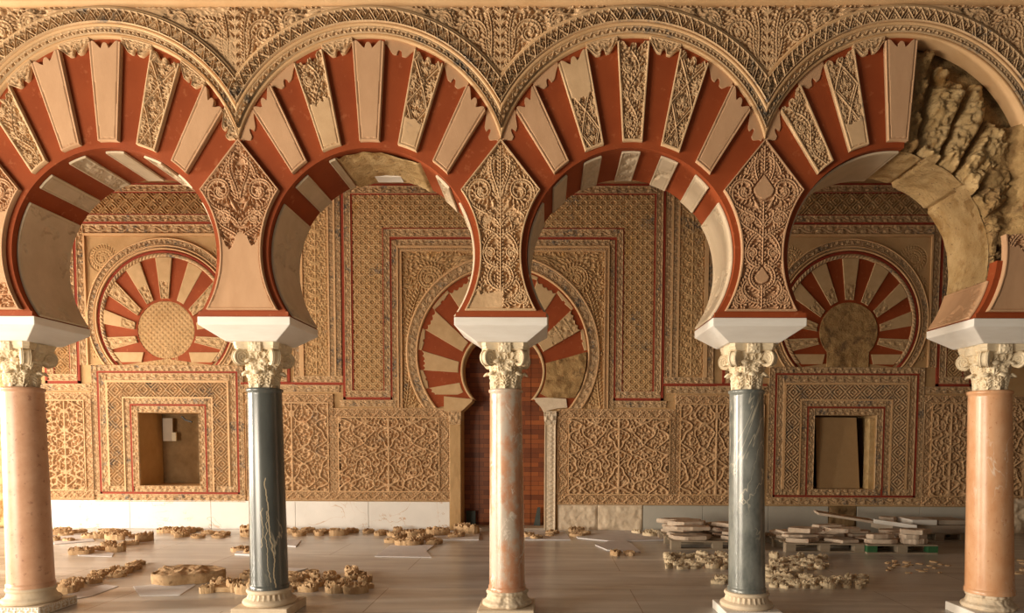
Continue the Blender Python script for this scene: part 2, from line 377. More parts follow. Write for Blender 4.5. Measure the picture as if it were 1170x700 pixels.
def f_hex(X, Y):
    out = np.zeros_like(X)
    for cx, cy in ((0.5, 0.5), (0, 0), (1, 0), (0, 1), (1, 1)):
        dx = np.abs(X-cx); dy = np.abs(Y-cy)
        hx = np.maximum(dx*0.866+dy*0.5, dy)
        hx2 = np.maximum(dy*0.866+dx*0.5, dx)
        out = np.maximum(out, np.clip((0.075-np.abs(hx-0.27))/0.03, 0, 1))
        out = np.maximum(out, np.clip((0.085-np.hypot(dx, dy))/0.05, 0, 1)*0.8)
        out = np.maximum(out, np.clip((0.055-np.abs(hx2-0.45))/0.025, 0, 1)*0.95)
    return out
def f_rope(X, Y):
    t = (X+Y*0.9) % 1
    return np.sqrt(np.clip(np.sin(PI*t), 0, 1))*(0.3+0.7*np.sqrt(np.clip(np.sin(PI*np.clip(Y, 0, 1)), 0, 1)))
def tile_ata2():
    c = Canvas(2.0, 1.0, 1/46, wx=True)
    for b in (0.03, 0.97): c.cap(-1, b, 5, b, 0.05, edge=0.025)
    for i, sg in ((0, 1), (1, -1)):
        p = bez((i-0.05, 0.5-sg*0.32), (i+0.35, 0.5-sg*0.45), (i+0.6, 0.5+sg*0.45), (i+1.05, 0.5+sg*0.32), 14); c.line(p, 0.055, edge=0.03)
        c.line(spiral(i+0.5, 0.5+sg*0.14, 0.25, -sg*2.2, 1.0, sg, 0.3, 20), 0.05, edge=0.03)
    g = random.Random(8)
    for x in np.linspace(0.05, 1.95, 17):
        for y in (0.16, 0.34, 0.5, 0.66, 0.84):
            i = int(x/c.rx) % c.nx; j = int(y/c.ry)
            if c.H[j, i] < 0.05: leaf(c, x, y, g.random()*6.28, 0.16, 0.05, 0.9)
    return c
T_ATA2 = tile_ata2()
T_SCROLL, T_CHEV, T_SLANT, T_ATA = tile_scroll(), tile_chev(), tile_slant(), tile_ata()
T_FRET, T_HEX, T_ROPE = tile_fn(1, 1, f_fret), tile_fn(1, 1, f_hex), tile_fn(1, 1, f_rope)

def padded(P, back):      # closes the rim of a relief grid down to the ground behind it
    n, m = P.shape[:2]
    Q = np.empty((n+2, m+2, 3)); Q[1:-1, 1:-1] = P
    Q[0, 1:-1] = P[0]; Q[-1, 1:-1] = P[-1]; Q[:, 0] = Q[:, 1]; Q[:, -1] = Q[:, -2]
    for sl in ((0, slice(None)), (-1, slice(None)), (slice(None), 0), (slice(None), -1)): Q[sl][..., 1] = back
    return Q
def rect(mb, x0, z0, x1, z1, Y, hf, depth, res, back=None):
    nx = max(3, int(abs(x1-x0)/res)+1); nz = max(3, int(abs(z1-z0)/res)+1)
    X, Z = np.meshgrid(np.linspace(x0, x1, nx), np.linspace(z0, z1, nz))
    H = hf(X-x0, Z-z0) if hf else np.zeros_like(X)
    P = np.stack([X, Y-depth*H, Z], -1)
    return mb.grid(padded(P, (Y+0.02) if back is None else back))
def band_h(tile, w, horiz, per=None, off=0.0):
    def f(X, Z):
        u, v = (X, Z) if horiz else (Z, X)
        return tile.sample(u/w+off, v/w)
    return f
def cells(tile, cell): return lambda X, Z: tile.sample(X/cell, Z/cell)
def cv(c): return lambda X, Z: c.sample(X, Z)
WR = 0.0095      # wall relief grid
def uframe(mb, cx, h0, h1, zt0, zt1, zb, tile, Y=YW-0.01, depth=0.028, res=WR, zb_close=None):
    w = h1-h0
    for s in (-1, 1):
        a, b = sorted((cx+s*h0, cx+s*h1)); rect(mb, a, zb, b, zt1, Y, band_h(tile, w, False), depth, res)
    rect(mb, cx-h0, zt0, cx+h0, zt1, Y, band_h(tile, zt1-zt0, True), depth, res)
    if zb_close is not None: rect(mb, cx-h1, zb_close, cx+h1, zb, Y, band_h(tile, zb-zb_close, True), depth, res)
    return mb
def uline(mb, cx, h0, h1, zt0, zt1, zb, Y0=YW-0.03, Y1=YW+0.02, bottom=None):
    for s in (-1, 1):
        a, b = sorted((cx+s*h0, cx+s*h1)); mb.box(a, b, Y0, Y1, zb, zt1)
    mb.box(cx-h0, cx+h0, Y0, Y1, zt0, zt1)
    if bottom: mb.box(cx-h1, cx+h1, Y0, Y1, bottom[0], bottom[1])
    return mb

# ------------------------------------------------------------------ polar helpers
def ray_circle(o, a, c, R):      # a measured from straight up, positive to +x
    dx, dz = np.sin(a), np.cos(a); fx, fz = o[0]-c[0], o[1]-c[1]
    b = fx*dx+fz*dz; q = fx*fx+fz*fz-R*R
    return -b+np.sqrt(np.maximum(b*b-q, 0))
def wedge(mb, o, a0, a1, ci, Ri, co, Ro, Y, hf=None, depth=0.0, res=0.006, top=None, bot=None, back=None, zmin=None, swap=False):
    L = Ro*abs(a1-a0)*1.3
    ns = max(5, int(L/res)+1); s = np.linspace(-1, 1, ns)
    a = (a0+a1)/2+s*(a1-a0)/2
    t0 = ray_circle(o, a, ci, Ri); t1 = ray_circle(o, a, co, Ro)
    if top is not None: t1 = t1-top(s)
    if bot is not None: t0 = t1-bot(s) if swap else t0+bot(s)
    nt = max(4, int(np.max(t1-t0)/res)+1); t = np.linspace(0, 1, nt)[:, None]
    r = t0[None]+(t1-t0)[None]*t
    X = o[0]+r*np.sin(a)[None]; Z = o[1]+r*np.cos(a)[None]
    if zmin is not None: Z = np.maximum(Z, zmin)
    half = r*np.sin(abs(a1-a0)/2)
    H = hf(s[None]*half, r-t0[None]*1.0, half, (t1-t0)[None]+0*r, r) if hf else np.zeros_like(X)
    P = np.stack([X, Y-depth*H, Z], -1)
    return mb.grid(padded(P, (Y+0.03) if back is None else back))
def ring(mb, cx, cz, r0, r1, Y, hf=None, depth=0.0, rise=None, xlim=None, zmin=None, res=0.008, back=None, th=None, nr_=None):
    nr1 = nr_ or max(3, int((r1-r0)/res)+1); R = np.linspace(r0, r1, nr1)
    if xlim: lo = np.arccos(np.minimum(1, xlim/R)); hi = PI-lo
    elif zmin is not None: lo = np.arcsin(np.clip((zmin-cz)/R, -1, 1)); hi = PI-lo
    if th: lo = np.maximum(lo, th[0]) if (xlim or zmin is not None) else np.full(nr1, th[0]); hi = np.minimum(hi, th[1]) if (xlim or zmin is not None) else np.full(nr1, th[1])
    na = max(12, int((hi-lo).max()*r1/res)+1); t = np.linspace(0, 1, na)[None]
    A = lo[:, None]+(hi-lo)[:, None]*t
    X = cx+R[:, None]*np.cos(A); Z = cz+R[:, None]*np.sin(A)
    w = r1-r0; v = (R[:, None]-r0)/w+0*A; u = A*(r0+r1)/2/w
    H = hf(u, v) if hf else 0*X
    if rise is not None: H = H*depth+rise(v)
    else: H = H*depth
    P = np.stack([X, Y-H, Z], -1)
    return mb.grid(padded(P, (Y+0.03) if back is None else back))
roll = lambda hgt: (lambda v: hgt*np.sqrt(np.clip(1-(2*v-1)**2, 0, 1)))

# ================================================================== SETTING
o = MB().raw([(-14, -6, 0), (14, -6, 0), (14, YW+1, 0), (-14, YW+1, 0)], [(0, 1, 2, 3)]).build('floor', 'floor'); tag(o, kind='structure', label='dusty marble paved floor of the hall', cat='floor')
o = MB().box(-14, 14, YB-0.1, YW+1, 7.0, 7.2).build('ceiling', 'ceil'); tag(o, kind='structure', label='timber ceiling above the aisle', cat='ceiling')
# back wall with a door hole and two niche holes
hw, nh = 0.73, 0.535
wb = MB(); Y0, Y1 = YW+0.0, YW+0.75
xs = [-14, SIDES[0]-nh, SIDES[0]+nh, XD-hw, XD+hw, SIDES[1]-nh, SIDES[1]+nh, 14]
for i in range(7):
    a, b = xs[i], xs[i+1]
    if i in (1, 5):
        wb.box(a, b, Y0, Y1, 0, 0.76); wb.box(a, b, Y0, Y1, 2.05, 7)
    elif i == 3: wb.box(a, b, Y0, Y1, 3.5, 7)
    else: wb.box(a, b, Y0, Y1, 0, 7)
o = wb.build('wall_back', 'wallp'); tag(o, kind='structure', label='tan plastered back wall behind the carved panels', cat='wall')
o = MB().box(-14.2, -14, -2.5, 3.4, 0, 7).box(-14.2, -14, 5.9, 7.2, 0, 7).box(-14.2, -14, 11.2, YW+1, 0, 7).box(-14.2, -14, 3.4, 11.2, 4.2, 7).build('wall_left', 'rough'); tag(o, kind='structure', label='end wall of the hall with a tall doorway', cat='wall')
o = MB().box(14, 14.2, -2.5, YW+1, 0, 7).build('wall_right', 'rough'); tag(o, kind='structure', label='far end wall of the hall', cat='wall')

# ================================================================== ARCADE
ARCH_C = [S*(k-2.5) for k in (1, 2, 3, 4)]
COL_X = [S*(k-3) for k in (1, 2, 3, 4, 5)]
A0 = -math.asin((ZC-ZI)/RI)
def core(mb, cx, a0, a1, yf, yb, ztop=5.30, xh=1.1, rr=None, wob=None):
    R = rr or RI
    crit = [math.atan2(ztop-ZC, xh), math.atan2(ztop-ZC, -xh)]
    A = sorted(set([round(x, 6) for x in np.linspace(a0, a1, 110)] + [round(c, 6) for c in crit if a0 < c < a1]))
    inn, out = [], []
    for a in A:
        c, s = math.cos(a), math.sin(a)
        t = 1e9
        if abs(c) > 1e-6: t = min(t, xh/abs(c))
        if s > 1e-6: t = min(t, (ztop-ZC)/s)
        inn.append((cx+R*c, ZC+R*s)); out.append((cx+t*c, max(ZI, ZC+t*s)))
    inn, out = np.array(inn), np.array(out)
    def st(P, Y): return np.concatenate([P[:, :1], np.full((len(P), 1), Y), P[:, 1:]], 1)
    G = np.stack([st(out, yb), st(out, yf), st(inn, yf), st(inn, yb), st(out, yb)])
    mb.grid(G, False)
    for e in (0, -1):
        mb.raw([G[0, e], G[1, e], G[2, e], G[3, e]], [(0, 1, 2, 3)])
    return mb
# plain wings of the arcade beyond the frame, and the wall above it
o = MB()
for cx in (ARCH_C[0]-S, ARCH_C[3]+S): core(o, cx, A0, PI-A0, YF, YB)
o.box(-4.4-4*S, -4.4-S, YF+0.02, YB, ZI, 5.3); o.box(4.4+S, 4.4+4*S, YF+0.02, YB, ZI, 5.3)
o = o.build('wall_front', 'red'); tag(o, kind='structure', label='red wings of the arcade wall', cat='wall')
o = MB().box(-14, 14, YF+0.03, YB, 5.299, 7.0).build('wall_top', 'wallp'); tag(o, kind='structure', label='masonry over the arcade', cat='wall')
for x in (-11.0, -8.8, -6.6, 6.6, 8.8, 11.0):
    o = MB().lathe([(0, 0), (0.26, 0.0), (0.24, 0.1), (0.19, 0.22), (0.17, 0.24), (0.15, 2.05), (0.16, 2.06), (0.2, 2.3), (0.28, 2.45), (0.37, 2.57), (0.37, ZI), (0, ZI)], x, YC, 32).build('pillar', 'pinkm1'); tag(o, 'marble support of the arcade wings', 'pillar', kind='structure')
# cornice moulding and the carved frieze over it
cp = [(YF+0.05, 5.165), (YF-0.02, 5.168), (YF-0.055, 5.18), (YF-0.075, 5.197), (YF-0.075, 5.213), (YF-0.055, 5.232), (YF-0.02, 5.24), (YF+0.05, 5.24)]
P = np.array([[(x, y, z) for y, z in cp] for x in np.linspace(-6, 6, 60)])
o = MB().grid(P).build('trim_1', 'fillet'); tag(o, kind='structure', label='smooth rounded cornice running over the arches', cat='cornice')
mb = MB(); rect(mb, -5.2, 5.238, 5.2, 5.45, YF+0.0, band_h(T_ATA, 0.21, True), 0.03, 0.009, YF+0.06)
o = mb.build('trim_2', 'ring'); tag(o, kind='structure', label='dark carved frieze above the cornice', cat='frieze')

# ---- relief functions for voussoirs
def border(x, half, w=0.014, g=0.006):      # 1 on the raised border strip
    return (half-np.abs(x) < w)
def plain_v(x, y, half, L, r):
    e = np.minimum(half-np.abs(x), np.minimum(y, 10))
    gro = (np.abs(e-0.018) < 0.0035)
    return 1-0.22*gro
lozc = Canvas(0.40, 0.36, 0.0035, -0.20, 0, wy=True)
for s in (-1, 1):
    for dd in (0, 0.36, -0.36):
        lozc.line([(s*0.0, dd), (s*0.115, dd+0.18), (0, dd+0.36)], 0.009, edge=0.004)
        lozc.line([(s*0.0, dd+0.035), (s*0.09, dd+0.18), (0, dd+0.325)], 0.006, edge=0.004)
    fern(lozc, spiral(s*0.035, 0.20, 0.040, PI/2, 1.0, s, 0.2, 14), 0.006, 0.022, 0.008, 0.02)
    fern(lozc, spiral(s*0.105, 0.04, 0.045, -PI/2, 1.1, -s, 0.2, 14), 0.007, 0.028, 0.010, 0.02)
    fern(lozc, spiral(s*0.105, 0.32, 0.045, PI/2, 1.1, s, 0.2, 14), 0.007, 0.028, 0.010, 0.02)
    leaf(lozc, s*0.02, 0.12, PI/2-s*0.9, 0.05, 0.014); leaf(lozc, s*0.02, 0.26, PI/2-s*0.6, 0.045, 0.012)
rosette(lozc, 0, 0.13, 0.04, 6); leaf(lozc, 0, 0.20, PI/2, 0.09, 0.014); fill(lozc, lambda x, y: True, 0.04, 0.010, 0.007, 700, 3)
scrc = Canvas(0.40, 0.44, 0.004, -0.20, 0, wy=True)
stem = [(0.055*math.sin(2*PI*t), 0.44*t) for t in np.linspace(0, 1, 26)]
fern(scrc, stem, 0.009, 0.05, 0.013, 0.035)
for s, yy in ((1, 0.33), (-1, 0.11)):
    fern(scrc, spiral(s*0.045, yy, 0.062, PI/2*(1 if s > 0 else 1), 1.3, -s, 0.15, 22), 0.008, 0.032, 0.011, 0.022)
    rosette(scrc, s*0.045, yy, 0.024, 5)
    for k in range(3): leaf(scrc, -s*0.05, yy-0.05+0.05*k, PI/2+s*0.5, 0.06, 0.013)
    fern(scrc, spiral(-s*0.125, yy, 0.045, 0, 1.0, s, 0.2, 14), 0.007, 0.03, 0.010, 0.022)
fill(scrc, lambda x, y: True, 0.04, 0.010, 0.007, 700, 4)
def carved_v(c, lo=0.0, hi=1.0, seed=0):
    def f(x, y, half, L, r):
        base = plain_v(x, y, half, L, r)
        H = c.sample(x*0.15/np.maximum(half, 0.03)*0.9, y+seed*0.07)
        H = np.where(border(x, half, 0.016) | (y < 0.016), 1.0, H)
        if lo <= 0 and hi >= 1: return H
        t = y/L + 0.10*(fbm(x*14+seed, y*14, seed)-0.5)
        return np.where((t > lo) & (t < hi), H, base)
    return f
def sst(t): t = np.clip(t, 0, 1); return t*t*(3-2*t)
def top_pale(s):      # two rounded lobes leaning out and a bud between them
    a = np.abs(s)
    v = 0.028+0.012*np.clip((a-0.8)/0.2, 0, 1)**2+0.066*sst((0.80-a)/0.60)
    return np.where(a < 0.20, 0.046+0.038*(1-np.sqrt(np.clip(1-(a/0.20)**2, 0, 1))), v)
def cap_depth(s):
    a = np.abs(s)
    v = 0.042+0.075*sst((0.98-a)/0.62)
    return np.where(a < 0.15, 0.070+0.030*(1-np.sqrt(np.clip(1-(a/0.15)**2, 0, 1))), v)
ATA_V = lambda x, y, half, L, r: np.where(y > L-0.012, 1.0, T_ATA.sample((x+0.3)/0.09, (y % 0.09)/0.09))
STEP, HALF = math.radians(14.4), math.radians(3.65)
def voussoir(arch, i, kind, cx, seed):
    f = plain_v; mat = 'pale'
    if kind != 'p':
        mat = 'carved'
        cc = scrc if 's' in kind else lozc
        lo, hi = {'f': (0, 1), 'u': (0.52, 1.2), 'l': (-0.2, 0.56), 'm': (0.30, 1.2)}[kind[0]]
        f = carved_v(cc, lo, hi, seed)
    mb = MB(); wedge(mb, (cx, ZV), i*STEP-HALF, i*STEP+HALF, (cx, ZC), RI+0.045, (cx, ZE), RE, YF-0.004, f, 0.038, 0.0045, top=top_pale, back=YF+0.02)
    part('voussoir', mb, mat, arch)
def cap_piece(arch, j, carved, cx):
    mb = MB()
    wedge(mb, (cx, ZV), j*STEP-(STEP/2-HALF)*1.02*1.0, j*STEP+(STEP/2-HALF)*1.02, (cx, ZC), RI, (cx, ZE), RE+0.005, YF-0.012,
          ATA_V if carved else None, 0.026 if carved else 0.0, 0.005, bot=lambda s: cap_depth(s), swap=True, back=YF+0.02)
    # swap: lower edge is measured down from the extrados
    part('voussoir_cap', mb, 'carved' if carved else 'pale', arch)
sofc = Canvas(0.8, 0.30, 0.006)
for k in range(6):
    fern(sofc, spiral(0.08+0.13*k, 0.15+0.04*(-1)**k, 0.055, 0.5*k, 1.2, (-1)**k, 0.2, 18), 0.007, 0.034, 0.012, 0.024)
    leaf(sofc, 0.13*k+0.02, 0.06, 0.8, 0.06, 0.013); leaf(sofc, 0.13*k+0.02, 0.25, -0.8, 0.06, 0.013)
def soffit(arch, cx, d0, d1, mode, mat='soffit', seed=0, y0=None, y1=None):
    a0, a1 = math.radians(d0), math.radians(d1); y0 = y0 or YF+0.055; y1 = y1 or YB-0.03
    L = RI*(a1-a0); res = 0.008
    A, Y = np.meshgrid(np.linspace(a0, a1, max(6, int(L/res))), np.linspace(y0, y1, int((y1-y0)/res)))
    U = (A-a0)*RI; e = np.minimum(np.minimum(U, L-U), np.minimum(Y-y0, y1-Y))
    H = 1-0.4*(np.abs(e-0.02) < 0.004)
    if mode:
        cv_ = sofc.sample(Y-y0, (U*1.0+seed*0.11) % 0.30) if L < 0.3 else sofc.sample((U+seed*0.17) % 0.8, (Y-y0) % 0.30)
        msk = (fbm(Y*5+seed*3, U*5+seed, seed) > (0.30 if mode == 'full' else 0.50)) & (e > 0.022)
        if L >= 0.3: msk &= fbm(Y*3+seed, U*3, seed+2) > 0.48
        H = np.where(msk, cv_, H)
    rr = RI-0.006-0.016*H
    P = np.stack([cx+rr*np.cos(A), Y, ZC+rr*np.sin(A)], -1)
    n, m = P.shape[:2]; Q = np.empty((n+2, m+2, 3)); Q[1:-1, 1:-1] = P; Q[0, 1:-1] = P[0]; Q[-1, 1:-1] = P[-1]; Q[:, 0] = Q[:, 1]; Q[:, -1] = Q[:, -2]
    for sl in ((0, slice(None)), (-1, slice(None)), (slice(None), 0), (slice(None), -1)):
        q = Q[sl]; q[..., 0] = cx+(q[..., 0]-cx)*1.02; q[..., 2] = ZC+(q[..., 2]-ZC)*1.02
    part('soffit_panel', MB().grid(Q), mat, arch)
def rough_polar(name, arch, cx, d0, d1, seed, mat='roughy', amp=0.03, y0=YF+0.03, y1=YB, off=0.012):      # bare stone on the soffit
    a0, a1 = math.radians(d0), math.radians(d1); res = 0.012
    A, Y = np.meshgrid(np.linspace(a0, a1, max(8, int(RI*(a1-a0)/res))), np.linspace(y0, y1, int((y1-y0)/res)))
    U = (A-a0)*RI; L = RI*(a1-a0); e = np.minimum(U, L-U)
    rr = RI+off-amp*(fbm(U*6+seed*5, Y*6, seed, 5)-0.35)*np.clip(e/0.03, 0.1, 1)+0.02*np.clip(1-e/0.025, 0, 1)
    X = cx+rr*np.cos(A); Z = ZC+rr*np.sin(A)
    part(name, MB().grid(np.stack([X, Y, Z], -1)), mat, arch)
def archivolt(arch, cx, thr=None):
    k = dict(xlim=1.1, back=YF+0.14)
    def p(n, mat, *a, **q): mb = MB(); ring(mb, cx, ZE, *a, **{**k, **q}); part(n, mb, mat, arch)
    p('inner_fillet', 'fillet', RE, RE+0.026, YF-0.035, res=0.012)
    p('leaf_band', 'ring', RE+0.026, RE+0.068, YF-0.03, hf=lambda u, v: T_SLANT.sample(u*0.8, v), depth=0.030, res=0.0048)
    p('roll_moulding', 'fillet', RE+0.068, RE+0.104, YF-0.045, rise=roll(0.022), res=0.012, nr_=8)
    p('chevron_band', 'ring', RE+0.104, RE+0.208, YF-0.03, hf=lambda u, v: T_CHEV.sample(u*0.95, v), depth=0.050, res=0.0048)
    p('outer_fillet', 'fillet', RE+0.208, RE+0.234, YF-0.062, res=0.012)

ARCH = [
 dict(label='red and pale striped horseshoe arch beside the pale pink speckled column', v=['fs', 'p', 'p', 'fl', 'p'], c=[1, 1, 1, 1, 1, 1]),
 dict(label='red and pale striped horseshoe arch with bare yellow stone under its crown', v=['p', 'us', 'p', 'm', 'p'], c=[0, 0, 1, 0, 0, 0]),
 dict(label='red and pale striped horseshoe arch with a fully carved keystone', v=['p', 'l', 'fs', 'f', 'p'], c=[0, 0, 1, 1, 0, 0]),
 dict(label='half ruined horseshoe arch with rough masonry exposed on one side', v=['fs', 'm', 'p'], c=[0, 0, 1]),
]
for ai, (cx, q) in enumerate(zip(ARCH_C, ARCH)):
    arch = thing('horseshoe_arch', q['label'], 'arch', (cx, YC, ZI), 'horseshoe arches of the arcade')
    broken = ai == 3
    mb = MB()
    if not broken: core(mb, cx, A0, PI-A0, YF, YB)
    else: core(mb, cx, PI/2-math.radians(4.4), PI-A0, YF, YB)
    part('red_arch_body', mb, 'red', arch)
    for j, kd in enumerate(q['v']): voussoir(arch, j-2, kd if len(kd) > 0 else 'p', cx, ai*5+j)
    for j, cv_ in enumerate(q['c']): cap_piece(arch, j-2.5, cv_, cx)
    archivolt(arch, cx)
    if ai in (0, 2):
        for d, md in ((90, 'part' if ai == 0 else 'full'), (112, 'full' if ai == 0 else 'full'), (68, 'part'), (134, 'part' if ai == 0 else ''), (46, '')):
            if ai == 0 and d == 90: md = ''
            if ai == 0 and d == 68: md = 'full'
            soffit(arch, cx, d-5.2, d+5.2, md, seed=ai*3+d)
        soffit(arch, cx, 149, 216.2, 'part', seed=ai+1); soffit(arch, cx, -36.2, 31, 'part' if ai == 2 else '', seed=ai+4)
    elif ai == 1:
        soffit(arch, cx, 129, 139, '', seed=3); soffit(arch, cx, 111, 115, '', seed=3); soffit(arch, cx, 41, 51, 'full', seed=5)
        soffit(arch, cx, 150, 216.2, 'part', seed=6); soffit(arch, cx, -36.2, 31, 'part', seed=9)
        rough_polar('bare_stone_crown', arch, cx, 62, 111, 3, amp=0.05, off=-0.016, y0=YF+0.06)
        part('mortar_patch', MB().box(cx-0.10, cx+0.14, YB-0.17, YB-0.03, ZC+RI-0.035, ZC+RI+0.02), 'white', arch)
    else:
        soffit(arch, cx, 86.5, 216.2, '', 'soffit', seed=2)
        rough_polar('bare_soffit_block', arch, cx, 70, 86.3, 4, amp=0.05, y0=YF+0.10)
        rough_polar('bare_soffit_block', arch, cx, 43, 69.5, 5, amp=0.05, y0=YF+0.12)
        rough_polar('bare_soffit_block', arch, cx, -13, 42.5, 6, amp=0.03, y0=YF+0.13)
        soffit(arch, cx, -36.2, -13.5, 'full', 'pale', seed=7)
        mb = MB(); core(mb, cx, A0, math.radians(-12.6), YF, YB); part('red_arch_springing', mb, 'red', arch)
        aa = np.radians(np.linspace(-12.6, -3, 12)); part('red_rim_stub', MB().prism([(cx+RI*math.cos(q_), ZC+RI*math.sin(q_)) for q_ in aa]+[(cx+(RI+0.048)*math.cos(q_), ZC+(RI+0.048)*math.sin(q_)) for q_ in aa[::-1]], YF-0.004, YF+0.10), 'red', arch)
        # exposed masonry core
        mb = MB(); core(mb, cx, math.radians(-13.0), PI/2-math.radians(4.4), YF+0.20, YB, rr=RI+0.03); part('masonry_core', mb, 'rough', arch)
        spec = [(3.9, 9.2, 0.05, 0.0), (11.0, 19.5, 0.07, 0.10), (20.5, 27.5, 0.08, 0.05), (28.6, 38.5, 0.06, 0.12), (39.5, 50.0, 0.09, 0.16), (51, 63, 0.11, 0.2), (64, 80, 0.12, 0.25)]
        for bi, (d0, d1, yo, drop) in enumerate(spec):
            a0, a1 = math.radians(d0), math.radians(d1); res = 0.011
            ns = max(8, int(RE*(a1-a0)*1.4/res)); s = np.linspace(-1, 1, ns); a = (a0+a1)/2+s*(a1-a0)/2
            o_ = (cx, ZV); t0 = ray_circle(o_, a, (cx, ZC), RI+0.01); t1 = ray_circle(o_, a, (cx, ZE), RE-0.01)-drop*(0.7+0.6*fbm(s*2+bi, s*0+bi, bi))
            t1 = np.maximum(t1, t0+0.15)
            tt = np.linspace(0, 1, int(np.max(t1-t0)/res))[:, None]; r = t0[None]+(t1-t0)[None]*tt; Aa = a[None]+0*r
            Aa = Aa+0.02*(fbm(r*6+bi*3, s[None]*1.5+0*r, bi)-0.5)
            X = cx+r*np.sin(Aa); Z = ZV+r*np.cos(Aa)
            e = np.minimum(1-np.abs(s)[None]+0*r, np.minimum(tt, 1-tt)*4)
            H = 0.11*np.clip(e/0.35, 0, 1)**0.5*(0.75+0.5*fbm(X*4+bi, Z*4, bi))+0.20*(fbm(X*10, Z*10, bi+1, 6)-0.5)-0.12*np.abs(fbm(X*22, Z*22, bi+3, 4)-0.47)
            part('exposed_stone_voussoir', MB().grid(padded(np.stack([X, YF+0.08+yo-H, Z], -1), YF+0.24)), 'roughy' if bi in (1, 2, 3) else 'rough', arch)
        # rough fill down to the springing
        X, Z = np.meshgrid(np.linspace(cx+0.80, cx+1.34, 70), np.linspace(2.90, 4.25, 130))
        keep = np.hypot(X-cx, Z-ZC) > RI+0.005
        rr_ = np.maximum(np.hypot(X-cx, Z-ZC), RI+0.012); an = np.arctan2(Z-ZC, X-cx); X = cx+rr_*np.cos(an); Z = ZC+rr_*np.sin(an)
        H = 0.16*(fbm(X*5, Z*5, 2, 5)-0.45)+0.05*(fbm(X*17, Z*17, 5, 4)-0.5)
        front = np.clip((X-cx-1.0)/0.1, 0, 1); low = np.clip((3.30-0.5*np.clip(X-cx-0.95, 0, 0.3)-Z+0.12*(fbm(X*8, Z*3, 1)-0.5))/0.05, 0, 1)*np.clip((X-cx-0.93)/0.05, 0, 1)
        part('rubble_fill', MB().grid(padded(np.stack([X, YF+0.10-H-0.13*front+0.30*low+0.45*sst((X-cx-1.16)/0.16), Z], -1), YF+0.3)), 'rough', arch)

